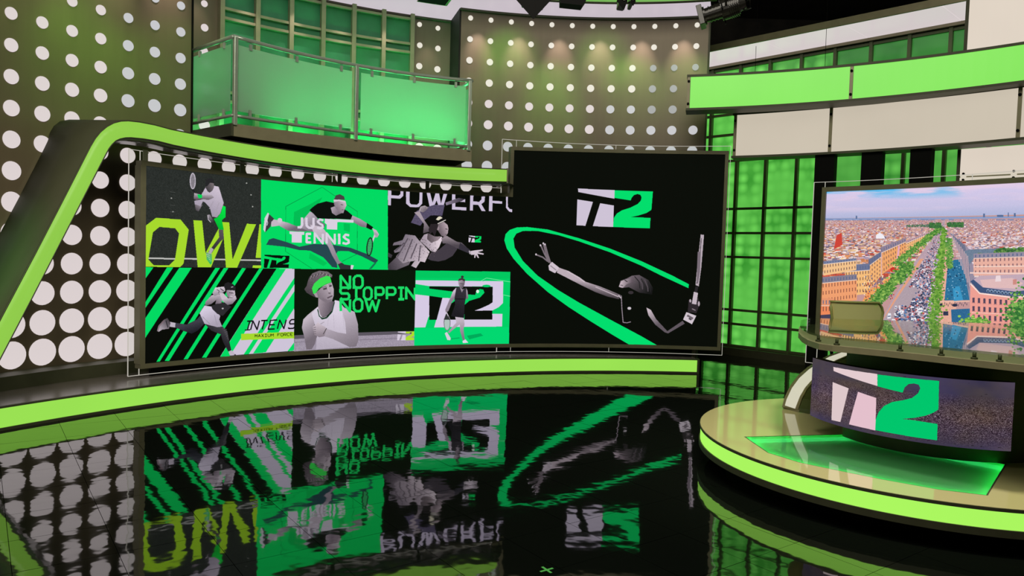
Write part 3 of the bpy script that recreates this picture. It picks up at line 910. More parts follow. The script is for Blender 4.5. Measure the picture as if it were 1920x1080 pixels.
C.poly([(860, 700), (850, 770), (800, 840), (720, 885), (640, 902), (560, 890), (520, 870), (560, 800), (640, 775), (730, 700)], (66, 59, 68))
C.poly([(333, 465), (400, 330), (600, 262), (712, 268), (685, 388), (560, 380), (480, 440), (440, 500)], (88, 80, 106), tex=8)
for k in range(7): C.line([(370 + k * 8, 420 - k * 22), (690, 392 - k * 18)], 3, (70, 64, 86))
C.shade([(720, 240), (870, 186), (940, 200), (900, 225), (730, 270)], (140, 128, 148), (60, 54, 64), (730, 250), (930, 205))
C.shade([(370, 350), (430, 335), (485, 440), (540, 520), (560, 560), (470, 585), (480, 480), (420, 400)], (168, 154, 164), (86, 78, 84), (470, 420), (500, 570))
C.shade([(420, 335), (440, 285), (490, 272), (530, 295), (500, 330), (470, 350)], (190, 176, 184), (110, 100, 108), (450, 285), (490, 345))
for k in range(4): C.line([(445 + k * 16, 285), (455 + k * 16, 330)], 4, (90, 82, 90))
C.shade([(640, 480), (700, 452), (745, 490), (755, 530), (748, 585), (715, 627), (675, 612), (640, 560), (622, 510)], (182, 164, 172), (98, 86, 94), (745, 520), (640, 560))
C.line([(720, 535), (745, 540)], 7, (50, 42, 48)); C.line([(715, 598), (735, 596)], 5, (80, 66, 72)); C.ellipse(638, 528, 14, 24, (150, 134, 142))
C.poly([(555, 480), (632, 478), (640, 500), (620, 560), (600, 625), (575, 570), (545, 600), (530, 540)], (42, 36, 40))
C.poly([(512, 425), (560, 384), (625, 386), (692, 400), (740, 438), (640, 482), (560, 476)], (13, 13, 13)); C.poly([(614, 428), (640, 398), (662, 394), (690, 412), (640, 440)], (226, 218, 196)); C.line([(632, 478), (725, 434)], 9, (228, 222, 214))
C.shade([(480, 600), (520, 588), (525, 660), (560, 690), (640, 660), (672, 618), (692, 640), (650, 740), (610, 796), (560, 786), (490, 720), (435, 670)], (222, 206, 216), (168, 154, 166), (640, 680), (500, 700))
C.shade([(520, 580), (600, 620), (665, 620), (640, 662), (560, 692), (515, 650)], (150, 134, 142), (90, 80, 86), (640, 630), (530, 640))
C.shade([(270, 595), (380, 610), (420, 660), (480, 720), (545, 795), (490, 912), (440, 900), (390, 976), (335, 950), (375, 895), (300, 905), (240, 926), (165, 845), (210, 790), (150, 806), (140, 780), (230, 712), (128, 722), (140, 690), (240, 660)], (206, 190, 200), (120, 110, 122), (520, 820), (220, 650))
for a, b in (((300, 640), (180, 850)), ((350, 650), (250, 900)), ((400, 700), (330, 870)), ((440, 720), (420, 900)), ((260, 690), (160, 780))): C.line([a, b], 12, (84, 76, 86))
sp = random.Random(3)
for _ in range(150):
    x, y = sp.uniform(180, 640), sp.uniform(640, 930)
    if 700 - 0.55 * (x - 180) < y < 960 - 0.25 * (x - 180) and y < 900: C.ellipse(x, y, 4, 4, (96, 82, 88))
C.shade([(675, 640), (735, 612), (850, 680), (905, 690), (1000, 780), (995, 812), (940, 790), (860, 757), (750, 702), (690, 700)], (150, 136, 144), (80, 72, 80), (760, 630), (760, 720))
C.poly([(885, 690), (1000, 772), (995, 814), (868, 762)], (54, 50, 60)); C.line([(990, 780), (1000, 820)], 14, (190, 180, 190))
C.poly([(1000, 785), (1060, 775), (1140, 767), (1142, 781), (1085, 796), (1153, 812), (1150, 826), (1080, 815), (1100, 860), (1086, 864), (1065, 827), (1056, 862), (1044, 860), (1048, 825), (1010, 828)], (208, 194, 206))
C.shade([(76, 1000), (76, 940), (170, 850), (240, 922), (330, 900), (310, 940), (160, 1002)], (112, 102, 112), (64, 58, 66), (240, 900), (100, 980)); C.poly([(76, 800), (125, 830), (110, 862), (76, 850)], (62, 58, 64))
logo(C, [(982, 610), (1126, 615), (1122, 690), (980, 686)], (214, 204, 222), GR)
# --- lower left picture: INTENS with stripes and a running player
D = Crop(cv, 5.4, 250, 490)
D.poly([(100, 55), (1632, 76), (1630, 905), (100, 1040)], (8, 10, 6))
for pts in ([(100, 58), (205, 60), (112, 190), (100, 190)], [(340, 62), (405, 62), (112, 488), (112, 430)], [(465, 65), (592, 66), (112, 790), (112, 590)], [(830, 66), (878, 66), (268, 1014), (232, 1018)],
            [(915, 68), (962, 68), (365, 1006), (316, 1010)], [(1100, 68), (1142, 70), (552, 990), (508, 993)], [(1275, 72), (1315, 72), (740, 974), (694, 976)]): D.poly(pts, GR)
D.poly([(1450, 74), (1632, 76), (1630, 905), (880, 962)], WH); D.poly([(1450, 74), (1545, 76), (975, 960), (880, 966)], GR)
for pts in ([(1632, 165), (1632, 232), (1170, 938), (1118, 942)], [(1632, 300), (1632, 470), (1340, 922), (1213, 932)], [(1632, 815), (1632, 895), (1610, 905), (1562, 910)]): D.poly(pts, GR)
D.poly([(1092, 735), (1630, 713), (1630, 780), (1090, 798)], YL)
INK = (14, 10, 18)
for ch, a in zip('INTENS', (1122, 1187, 1272, 1366, 1458, 1566)): glyph(D, ch, a, 606 - (a - 1122) * .035, a + 66, 696 - (a - 1122) * .035, 13, INK, 24, -3)
for k, ch in enumerate('MAXIUM FORCE'):
    if ch != ' ': glyph(D, ch, 1232 + k * 32.6, 741 - k * 1.5, 1255 + k * 32.6, 769 - k * 1.5, 5.5, (40, 50, 10))
D.shade([(425, 622), (540, 640), (640, 590), (680, 548), (722, 630), (650, 702), (590, 732), (500, 702), (420, 668)], (62, 62, 72), (32, 32, 40), (540, 640), (560, 725))
D.poly([(370, 612), (427, 624), (422, 670), (368, 662)], (190, 180, 194)); D.shade([(240, 705), (255, 650), (310, 590), (345, 574), (377, 625), (360, 682), (290, 692), (258, 714)], (176, 166, 176), (70, 64, 70), (270, 690), (360, 600)); D.line([(248, 705), (262, 655), (312, 600)], 9, (120, 96, 104)); D.line([(330, 600), (350, 670)], 9, (40, 40, 44))
D.shade([(720, 630), (850, 665), (900, 658), (952, 710), (967, 790), (992, 900), (960, 912), (910, 820), (885, 740), (790, 702)], (64, 62, 68), (38, 36, 42), (920, 700), (860, 780))
for k in range(6): D.line([(905 + k * 9, 680 + k * 20), (945 + k * 4, 690 + k * 20)], 3, (120, 114, 120))
D.poly([(963, 915), (997, 900), (1037, 946), (975, 948)], (190, 180, 195)); D.line([(1020, 945), (1037, 946)], 7, (30, 30, 30))
D.shade([(670, 525), (720, 448), (788, 458), (880, 552), (870, 590), (900, 660), (850, 667), (720, 632)], (214, 204, 224), (170, 160, 178), (740, 480), (800, 650)); D.line([(700, 560), (780, 640)], 5, (150, 142, 158)); D.line([(820, 540), (850, 650)], 6, (160, 152, 168))
D.poly([(788, 452), (850, 428), (890, 408), (960, 440), (992, 460), (905, 552), (850, 532), (800, 482)], (44, 42, 46)); D.ellipse(905, 478, 10, 8, (190, 186, 190))
D.shade([(850, 342), (900, 342), (892, 425), (830, 432)], (186, 172, 184), (120, 108, 120), (890, 350), (840, 420))
D.shade([(725, 452), (730, 410), (790, 345), (850, 328), (882, 340), (850, 382), (790, 432)], (192, 178, 190), (118, 108, 118), (780, 350), (790, 430))
D.shade([(800, 322), (830, 265), (862, 262), (922, 255), (932, 300), (890, 326), (820, 352)], (216, 204, 216), (150, 140, 150), (840, 270), (850, 340)); D.line([(845, 285), (870, 300), (862, 322)], 6, (70, 66, 72)); D.line([(880, 275), (915, 300)], 7, (40, 40, 44))
D.shade([(870, 322), (908, 320), (960, 375), (1035, 345), (1046, 380), (1002, 432), (955, 442), (900, 400)], (202, 188, 200), (120, 110, 122), (960, 370), (970, 440))
D.shade([(942, 290), (1029, 295), (1031, 340), (1002, 378), (965, 372), (945, 340)], (194, 180, 192), (132, 120, 130), (1020, 320), (950, 350)); D.line([(975, 352), (1005, 356)], 6, (230, 222, 230)); D.line([(970, 318), (1015, 322)], 8, (70, 62, 68))
D.poly([(918, 262), (925, 225), (960, 211), (1010, 230), (1037, 262), (1032, 296), (950, 290)], (34, 33, 36)); D.line([(988, 262), (1012, 258)], 6, (210, 206, 212))
# --- lower middle picture: NO STOPPIN NOW with a bust in a white tank top
E_ = Crop(cv, 6.352, 545, 495)
E_.poly([(45, 58), (1486, 74), (1478, 975), (40, 1040)], (9, 22, 8))
E_.poly([(45, 850), (1478, 800), (1476, 975), (40, 1040)], (158, 148, 164), tex=9); E_.poly([(45, 850), (1478, 798), (1478, 832), (45, 892)], (92, 86, 96)); E_.line([(810, 905), (1478, 880)], 8, (132, 122, 138)); E_.line([(45, 935), (170, 925)], 8, (132, 122, 138))
logo(E_, [(1272, 805), (1472, 797), (1472, 905), (1268, 914)], (214, 204, 220), (174, 222, 44))
E_.shade([(162, 300), (190, 260), (215, 170), (260, 110), (340, 80), (440, 90), (497, 130), (490, 162), (470, 150), (380, 172), (280, 260), (300, 400), (240, 372), (190, 342)], (116, 106, 112), (70, 62, 68), (300, 90), (230, 360), 9)
for k in range(14):
    x = 215 + k * 18; E_.line([(x, 130 + abs(k - 8) * 7), (x + 12, 100 + abs(k - 8) * 6), (x + 26, 125 + abs(k - 8) * 6)], 6, (150, 138, 144) if k % 2 else (60, 52, 58))
E_.shade([(320, 510), (210, 600), (150, 660), (133, 760), (160, 860), (188, 1020), (250, 1016), (290, 950), (312, 850), (282, 720)], (196, 184, 196), (118, 108, 118), (160, 680), (280, 860))
E_.shade([(570, 440), (640, 520), (762, 570), (802, 720), (808, 900), (782, 982), (700, 990), (500, 892), (400, 862), (420, 768), (560, 815), (662, 832), (650, 700), (610, 560)], (196, 184, 198), (126, 116, 126), (640, 560), (790, 960))
E_.shade([(325, 505), (250, 590), (282, 700), (312, 850), (300, 1020), (540, 1000), (700, 988), (500, 892), (400, 862), (420, 768), (560, 815), (662, 832), (650, 700), (612, 560), (577, 440), (525, 430), (500, 560), (430, 640), (370, 652)], (218, 208, 224), (182, 172, 188), (500, 560), (420, 980))
for a, b in (((510, 600), (520, 780)), ((620, 600), (640, 780)), ((380, 900), (390, 1000)), ((450, 640), (440, 740))): E_.line([a, b], 5, (190, 180, 196))
E_.shade([(330, 400), (490, 440), (517, 448), (505, 540), (430, 622), (370, 632), (325, 560)], (158, 144, 154), (100, 90, 100), (350, 440), (500, 480))
E_.shade([(308, 335), (400, 250), (488, 220), (513, 300), (512, 380), (490, 442), (430, 466), (370, 432), (318, 392)], (190, 176, 186), (128, 116, 126), (480, 260), (330, 390))
E_.poly([(273, 350), (310, 340), (326, 400), (300, 398)], (166, 152, 162))
E_.poly([(383, 292), (428, 276), (432, 300), (392, 310)], (78, 68, 76)); E_.poly([(455, 255), (486, 246), (490, 266), (462, 276)], (78, 68, 76)); E_.line([(376, 282), (425, 262)], 7, (96, 84, 92)); E_.line([(450, 246), (482, 234)], 6, (96, 84, 92))
E_.poly([(452, 335), (478, 340), (474, 358), (448, 356)], (116, 102, 112)); E_.poly([(432, 398), (496, 372), (498, 386), (442, 412)], (92, 78, 88)); E_.line([(440, 280), (462, 338)], 5, (206, 192, 202)); E_.poly([(380, 400), (440, 430), (490, 420), (480, 446), (430, 466), (376, 434)], (128, 116, 126))
E_.poly([(253, 290), (280, 232), (350, 170), (430, 140), (470, 150), (487, 214), (420, 238), (330, 290), (300, 346), (270, 358)], (56, 224, 82)); E_.line([(300, 345), (335, 290), (420, 240), (485, 218)], 6, (40, 170, 70))
E_.line([(320, 538), (340, 618), (375, 656), (430, 642), (492, 572), (522, 455)], 10, (12, 62, 34)); E_.line([(332, 534), (350, 606), (378, 640), (425, 628)], 5, (226, 218, 230))
E_.shade([(263, 750), (300, 720), (322, 698), (345, 715), (402, 745), (432, 770), (400, 862), (340, 872), (280, 842)], (200, 186, 196), (136, 124, 134), (330, 720), (330, 870))
for k in range(4): E_.line([(270, 760 + k * 24), (300, 752 + k * 26)], 6, (96, 86, 94))
E_.line([(320, 700), (345, 712)], 8, (206, 192, 202)); E_.line([(428, 764), (388, 836)], 8, (60, 54, 60)); E_.line([(355, 715), (400, 690)], 6, (150, 140, 152))
GT = (26, 218, 102)
for txt, y0, y1, xs in (('NO', 140, 285, ((596, 706), (752, 856))), ('STOPPIN', 282, 420, ((592, 696), (736, 826), (872, 964), (1012, 1106), (1146, 1246), (1272, 1360), (1376, 1480))), ('NOW', 420, 562, ((596, 706), (752, 852), (890, 1056)))):
    for ch, (a, b) in zip(txt, xs): glyph(E_, ch, a, y0, b, y1, 30, GT)
# --- lower right picture: walking player on the big number
F_ = Crop(cv, 6.545, 770, 495)
F_.poly([(60, 80), (1224, 96), (1206, 985), (44, 1000)], (0, 208, 102)); F_.poly([(60, 80), (1224, 96), (1222, 180), (60, 170)], (0, 200, 96)); F_.poly([(44, 790), (1208, 775), (1206, 985), (44, 1000)], (0, 216, 112))
F_.line([(860, 210), (930, 172), (1222, 220)], 6, (130, 236, 172)); F_.line([(1130, 378), (1220, 396)], 6, (130, 236, 172))
WL = (214, 202, 228); BK = (10, 14, 8)
F_.poly([(60, 200), (1136, 212), (1133, 480), (1080, 530), (1000, 572), (786, 572), (960, 500), (1006, 470), (1006, 278), (230, 272), (60, 245)], WL)
F_.poly([(58, 372), (230, 392), (228, 640), (215, 660), (180, 778), (46, 780)], WL); F_.poly([(388, 415), (520, 420), (420, 680), (1000, 680), (1000, 610), (1126, 612), (1121, 768), (288, 778)], WL)
F_.poly([(230, 275), (1006, 280), (1006, 470), (960, 500), (860, 545), (786, 572), (1002, 572), (1002, 682), (660, 682), (658, 505), (720, 452), (850, 412), (906, 352), (890, 314), (850, 307), (806, 334), (790, 380), (690, 372), (500, 336), (230, 302)], BK)
F_.poly([(228, 390), (390, 414), (318, 686), (228, 686)], BK); F_.poly([(480, 500), (560, 440), (560, 682), (405, 682)], BK); F_.ellipse(930, 270, 50, 16, (0, 200, 100)); F_.ellipse(822, 336, 18, 22, (220, 240, 225))
F_.poly([(690, 880), (860, 850), (890, 880), (720, 925)], (0, 170, 90)); F_.poly([(490, 915), (600, 900), (600, 912), (495, 925)], (0, 170, 90))
F_.ellipse(447, 720, 42, 96, (120, 116, 124)); F_.ellipse(447, 725, 33, 84, (176, 196, 190)); F_.poly([(408, 685), (440, 600), (484, 685)], (48, 52, 52)); F_.line([(435, 585), (462, 640)], 12, (196, 186, 200))
F_.shade([(520, 330), (560, 288), (572, 380), (505, 470), (462, 580), (430, 592), (425, 560), (480, 430)], (204, 190, 206), (140, 128, 142), (520, 350), (550, 400))
F_.shade([(680, 290), (697, 330), (707, 412), (688, 442), (672, 400)], (190, 176, 190), (110, 100, 112), (690, 310), (690, 430))
F_.shade([(545, 642), (652, 660), (662, 740), (648, 800), (664, 930), (640, 938), (608, 830), (603, 740), (500, 822), (472, 852), (458, 832), (560, 720)], (196, 182, 196), (130, 118, 130), (600, 680), (630, 900))
F_.poly([(418, 850), (445, 833), (492, 910), (487, 934), (450, 934)], (214, 204, 218)); F_.poly([(636, 945), (672, 924), (708, 966), (640, 970)], (222, 212, 228))
F_.shade([(560, 292), (600, 278), (640, 312), (682, 288), (682, 400), (672, 440), (662, 500), (655, 662), (560, 650), (495, 640), (545, 500), (538, 420)], (54, 50, 58), (30, 28, 34), (650, 320), (540, 600)); F_.line([(540, 428), (672, 432)], 8, (16, 16, 18)); F_.poly([(600, 282), (640, 312), (655, 300), (628, 350)], (150, 138, 150))
F_.shade([(585, 190), (632, 172), (667, 198), (662, 250), (637, 300), (605, 292), (585, 242)], (166, 152, 164), (104, 94, 104), (600, 220), (655, 260)); F_.poly([(583, 208), (590, 182), (632, 168), (668, 190), (664, 216), (628, 196)], (62, 54, 58)); F_.ellipse(634, 157, 18, 15, (56, 50, 54)); F_.line([(600, 240), (650, 244)], 6, (70, 62, 70))
# --- tall picture: swoosh, emblem and a player about to serve
G = Crop(cv, 2.5717, 930, 260)
G.poly([(640, 992), (560, 945), (455, 880), (350, 812), (250, 740), (150, 652), (85, 580), (52, 530), (40, 490), (46, 460), (66, 440), (100, 428), (150, 426), (250, 438), (400, 480), (550, 530), (700, 590), (850, 660), (930, 702), (928, 721), (800, 662), (700, 612), (550, 548), (400, 495), (300, 465), (200, 445), (130, 445), (98, 458), (84, 482), (90, 525), (130, 590), (200, 660), (300, 730), (400, 790), (550, 872), (700, 952), (775, 995)], (0, 222, 110))
logo(G, [(388, 240), (757, 247), (750, 433), (388, 425)], (206, 195, 214), (0, 222, 108))
for f in ([(264, 602), (242, 560), (228, 503)], [(256, 598), (234, 556), (215, 512)], [(250, 592), (226, 572), (190, 558)], [(262, 596), (250, 560), (236, 508)]): G.line(f, 7, (122, 110, 118))
for f in ((228, 505), (214, 514), (193, 558), (236, 510)): G.ellipse(*f, 4, 5, (206, 194, 204))
G.shade([(298, 620), (350, 638), (402, 668), (432, 690), (500, 712), (552, 733), (602, 754), (592, 774), (540, 762), (480, 740), (410, 706), (340, 670), (293, 646)], (188, 172, 182), (74, 66, 72), (450, 690), (440, 745)); G.line([(345, 640), (402, 672), (428, 692)], 5, (206, 190, 200)); G.line([(480, 715), (550, 745), (590, 762)], 5, (190, 174, 184))
G.poly([(253, 612), (270, 594), (305, 622), (285, 649), (256, 634)], (208, 194, 206)); G.line([(262, 612), (290, 634)], 5, (150, 138, 148))
G.shade([(592, 714), (600, 686), (630, 674), (655, 661), (690, 657), (735, 682), (757, 720), (752, 752), (690, 742), (640, 716), (605, 720)], (110, 98, 106), (22, 22, 22), (650, 670), (730, 750))
G.shade([(592, 714), (604, 686), (632, 678), (655, 668), (662, 690), (630, 702), (612, 720)], (196, 178, 188), (96, 84, 92), (605, 690), (655, 700)); G.line([(620, 682), (634, 690)], 4, (40, 34, 38)); G.line([(600, 706), (612, 708)], 3, (60, 50, 56))
for k in range(5): G.line([(668 + k * 16, 664 + k * 5), (690 + k * 14, 690 + k * 9), (694 + k * 13, 722 + k * 5)], 4, (92, 82, 90) if k % 2 else (36, 34, 36))
G.ellipse(650, 742, 13, 8, (54, 48, 52)); G.line([(604, 756), (607, 820), (613, 886), (632, 888), (650, 883)], 4, (150, 136, 148)); G.ellipse(643, 818, 9, 7, (206, 196, 206)); G.line([(590, 755), (604, 770)], 6, (190, 176, 186))
G.shade([(725, 814), (747, 826), (772, 870), (826, 928), (900, 878), (910, 892), (830, 939), (814, 934), (768, 897), (735, 852)], (200, 184, 194), (96, 86, 94), (740, 830), (780, 900))
G.poly([(918, 836), (966, 854), (945, 895), (902, 872)], (208, 196, 206)); G.line([(922, 852), (950, 868)], 10, (110, 100, 108)); G.line([(930, 866), (942, 874)], 8, (80, 72, 80))
G.poly([(928, 780), (935, 772), (950, 800), (975, 765), (982, 800), (966, 842), (925, 836)], (46, 40, 44)); G.ellipse(937, 782, 5, 8, (176, 162, 172)); G.ellipse(978, 796, 5, 12, (176, 162, 172)); G.line([(945, 820), (962, 828)], 5, (140, 128, 136))
G.poly([(987, 462), (1003, 464), (990, 620), (978, 712), (962, 706), (972, 600)], (184, 170, 180)); G.line([(990, 480), (978, 620), (968, 700)], 4, (84, 76, 84)); G.poly([(972, 545), (988, 545), (984, 640), (974, 700), (968, 690)], (120, 108, 118)); G.poly([(962, 712), (976, 714), (970, 742), (956, 738)], (40, 36, 40)); G.poly([(954, 738), (974, 744), (966, 800), (944, 796)], (196, 182, 192))
# the frame hides what lies above the low half of the screen
led_img = cv.image('video_wall_picture')

vw = empty('video_screen', pol(LEDC, LEDR, (LT0 + LT1) / 2, 0.2), 'curved L-shaped video wall showing tennis players and a big green swoosh', 'screen')
M['led'] = screen_mat('video_wall_display', led_img, 1.0)
zmid = lambda t: zt1(LTM)
screen_surface('display', LEDC, LEDR, [(LT0, LTM, zb, zt1), (LTM, LT1, zb, zt2)], M['led'], vw, LT0, LT1, LZ0, LZ1)
FT = 0.05; fa = FT / LEDR
off = lambda f, d: (lambda t: f(t) + d)
arc('frame_bottom', LEDC, LEDR - 0.025, LEDR + 0.09, LT0 - fa, LT1 + fa, off(zb, -FT), zb, M['frame'], vw, 50)
arc('frame_top', LEDC, LEDR - 0.025, LEDR + 0.09, LT0 - fa, LTM, zt1, off(zt1, FT), M['frame'], vw, 30)
arc('frame_top', LEDC, LEDR - 0.025, LEDR + 0.09, LTM - fa, LT1 + fa, zt2, off(zt2, FT), M['frame'], vw, 24)
arc('frame_side', LEDC, LEDR - 0.025, LEDR + 0.09, LT0 - fa * 1.2, LT0, zb, zt1, M['frame'], vw, 2)
arc('frame_side', LEDC, LEDR - 0.025, LEDR + 0.09, LTM - fa, LTM, off(zt1, FT), zt2, M['frame'], vw, 2)
arc('frame_side', LEDC, LEDR - 0.025, LEDR + 0.09, LT1, LT1 + fa, zb, zt2, M['frame'], vw, 2)
arc('cabinet', LEDC, LEDR + 0.012, LEDR + 0.085, LT0, LTM, zb, zt1, M['black'], vw, 30)
arc('cabinet', LEDC, LEDR + 0.012, LEDR + 0.085, LTM, LT1, zb, zt2, M['black'], vw, 24)
arc('mount_foot', LEDC, LEDR + 0.125, LEDR + 0.17, LT0 + 0.02, TH(1300, 640, LEDC, LEDR), 0.2, off(zb, -FT), M['black'], vw, 40)


for xx, y0_, y1_ in ((272.5, 281, 308), (454, 307, 326), (637, 326, 345), (802, 341, 358)):
    t = TH(xx, 320, LEDC, LEDR + 0.05)
    za, zb2 = on_cyl(xx, y1_, LEDC, LEDR + 0.05).z, on_cyl(xx, y0_, LEDC, LEDR + 0.05).z
    arc('hanger_strap', LEDC, LEDR + 0.045, LEDR + 0.055, t - 0.026 / LEDR, t + 0.026 / LEDR, za, zb2, M['strap'], vw, 1)


def sheet(name, c, R, t0, t1, z0, z1, label, joints=(), n=24, group=None):
    """clear acrylic sheet with edges that carry light, standing behind a screen"""
    o = empty(name, pol(c, R, (t0 + t1) / 2, val(z0, (t0 + t1) / 2)), label, 'acrylic sheet', group)
    me = bpy.data.meshes.new('sheet'); V = []; F = []
    for i in range(n + 1):
        t = t0 + (t1 - t0) * i / n
        V += [tuple(pol(c, R, t, val(z0, t))), tuple(pol(c, R, t, val(z1, t)))]
    for i in range(n): F.append((2 * i, 2 * i + 2, 2 * i + 3, 2 * i + 1))
    me.from_pydata(V, [], F); link('sheet', me, M['acrylic'], o)
    e = 0.0026; ea = e / R
    arc('top_edge', c, R - 0.006, R + 0.006, t0, t1, off2(z1, -e), off2(z1, e), M['edge_glow'], o, n)
    arc('bottom_edge', c, R - 0.006, R + 0.006, t0, t1, off2(z0, -e), off2(z0, e), M['edge_glow'], o, n)
    arc('side_edge', c, R - 0.006, R + 0.006, t0 - ea, t0 + ea, z0, z1, M['edge_glow'], o, 1)
    arc('side_edge', c, R - 0.006, R + 0.006, t1 - ea, t1 + ea, z0, z1, M['edge_glow'], o, 1)
    for t in joints:
        arc('joint', c, R - 0.007, R + 0.007, t - ea * .7, t + ea * .7, z0, z1, M['edge_glow'], o, 1)
    return o


def off2(f, d):
    return (lambda t: f(t) + d) if callable(f) else f + d


AR = LEDR + 0.10


def zfit(pts, R=AR, c=LEDC):
    k = [(th_of(on_cyl(*p, c, R), c), on_cyl(*p, c, R).z) for p in pts]
    f = np.polyfit([a for a, _ in k], [b for _, b in k], 2)
    return lambda t: float(np.polyval(f, t))


at_top = zfit([(250, 281), (435, 307.5), (624, 327), (768, 344), (939, 352)])
at_bot = zfit([(241, 706), (400, 688), (622, 672), (934, 660), (1142, 659.7), (1346, 666), (1362, 667)])
T = lambda px, py: TH(px, py, LEDC, AR)
sheet('acrylic_sheet', LEDC, AR, T(240.5, 500), T(940, 350), at_bot, at_top, 'long clear acrylic sheet behind the low part of the video wall', (T(261.5, 500), T(623, 330)), 40)
mt = zfit([(941.7, 260), (969, 263), (1155.5, 271.7), (1362, 273.6)])
sheet('acrylic_sheet', LEDC, AR + 0.02, T(941.5, 300), T(1362.3, 470), at_bot, mt, 'tall clear acrylic sheet behind the high part of the video wall', (T(969, 270), T(1155.5, 272)), 24)

# ================================================================== THE ARCH OVER THE VIDEO WALL
AF = 5.4; AB = 6.42; ASH = 0.055
arch = empty('light_arch', pol(WC, AF, -1.13, 0.2), 'big slanted arch with lime glowing face reaching over the video wall', 'arch')
outer_px = [(0, 596), (67, 470), (120, 368), (168, 274), (177, 259), (187, 247), (199, 237), (212, 230), (226, 226.5), (240, 226), (262, 228.5), (290, 234)]
inner_px = [(0, 673), (53, 572), (105, 471), (198, 290), (204, 279), (210, 271), (217, 264.5), (225, 261), (235, 259), (245, 258.8), (268, 261), (296, 265.5)]
tz = lambda p, R=AF: (th_of(on_cyl(*p, WC, R), WC), on_cyl(*p, WC, R).z)
OUT = [tz(p) for p in outer_px]; INN = [tz(p) for p in inner_px]
# carry the leg straight on to the step, outside the frame


def extend(L):
    (a, b), (c, d) = L[0], L[1]
    k = (0.2 - b) / (d - b)
    return [(a + (c - a) * k, 0.2)] + L


OUT, INN = extend(OUT), extend(INN)
t_end = TH(950, 330, WC, AF)
zo = np.polyfit([tz(p)[0] for p in ((290, 234), (420, 264), (600, 290), (760, 304), (950, 318))], [tz(p)[1] for p in ((290, 234), (420, 264), (600, 290), (760, 304), (950, 318))], 2)
zi = np.polyfit([tz(p)[0] for p in ((296, 265.5), (420, 293), (600, 317), (760, 332), (945, 342))], [tz(p)[1] for p in ((296, 265.5), (420, 293), (600, 317), (760, 332), (945, 342))], 2)
for k in range(1, 27):
    f = k / 26
    to = OUT[12][0] + (t_end - OUT[12][0]) * f; ti = INN[12][0] + (t_end - INN[12][0]) * f
    OUT.append((to, float(np.polyval(zo, to)))); INN.append((ti, float(np.polyval(zi, ti))))
nA = len(OUT)


def arch_strip(name, A, B, Ra, Rb, m, sh=0.0, thick=None):
    """band between two outlines given as (angle, height); Ra/Rb radii of the two outlines"""
    bm = bmesh.new()
    va = [bm.verts.new(pol(WC, Ra, t, z)) for t, z in A]
    shf = lambda z: float(np.interp(z, [1.5, 2.6, 2.78], [0.058, 0.038, 0.02])) * (sh > 0); dzf = lambda z: float(np.interp(z, [1.56, 2.6, 2.8], [0, 0.04, 0.085])) * (sh > 0)
    vb = [bm.verts.new(pol(WC, Rb, t + (shf(z) if sh else 0), z + dzf(z) * (Rb > 6.3) * float(np.interp(t, [-1.09, -1.0], [1, 0])))) for t, z in B]
    for i in range(len(A) - 1):
        bm.faces.new((va[i], va[i + 1], vb[i + 1], vb[i]))
    me = bpy.data.meshes.new(name); bm.to_mesh(me); bm.free()
    o = link(name, me, m, arch, True)
    md = o.modifiers.new('thickness', 'SOLIDIFY'); md.thickness = thick or 0.012; md.offset = 0
    return o


lip = 0.016
mid = lambda A, B, f: [(a[0] + (b[0] - a[0]) * f, a[1] + (b[1] - a[1]) * f) for a, b in zip(A, B)]
arch_strip('light_face', mid(OUT, INN, 0.05), mid(OUT, INN, 0.95), AF, AF, M['arch_green'])
arch_strip('outer_edge', OUT, mid(OUT, INN, 0.05), AF - 0.004, AF - 0.004, M['olive_dark'])
arch_strip('inner_edge', INN, mid(OUT, INN, 0.95), AF - 0.004, AF - 0.004, M['olive_dark'])
arch_strip('outer_side', OUT, OUT, AF, AB, M['arch_side'], ASH)
arch_strip('underside', INN, INN, AF, AB - 0.52, M['deck'], ASH)
bm = bmesh.new()
for (R0, R1) in ((AF - 0.01, AB - 0.25),):
    a, b = OUT[-1], INN[-1]
    bm_arc(bm, WC, R0, R1, t_end, t_end + 0.0035, b[1] - 0.012, a[1] + 0.012, 1)
from_bm('end_cap', bm, M['olive'], arch)

# ================================================================== THE BALCONY
BR = 5.5
b0, b1 = TH(437, 150, WC, BR), TH(883, 220, WC, BR)
bal = empty('balcony', pol(WC, BR, (b0 + b1) / 2, 2.86), 'glass balcony with green frosted panels and steel rails above the arch', 'balcony')
zf = lambda pts: zfit(pts, BR, WC)
z_rail = zf([(437, 68), (545, 97), (660, 121), (760, 138), (880, 151)])
z_low = zf([(437, 216), (545, 233), (660, 249), (760, 262), (880, 275)])
z_bot = zf([(437, 254), (520, 268), (640, 281), (760, 293), (885, 303)])
z_top = zf([(437, 231), (600, 253), (760, 270), (885, 281)])
L_w = Vector(pol(WC, WR + 0.05, TH(363.5, 150), 0))       # where the side meets the wall
L_c = pol(WC, BR, b0, 0)
arc('fascia', WC, BR, BR + 0.04, b0, b1 + 0.004, z_bot, z_top, M['olive'], bal, 24)


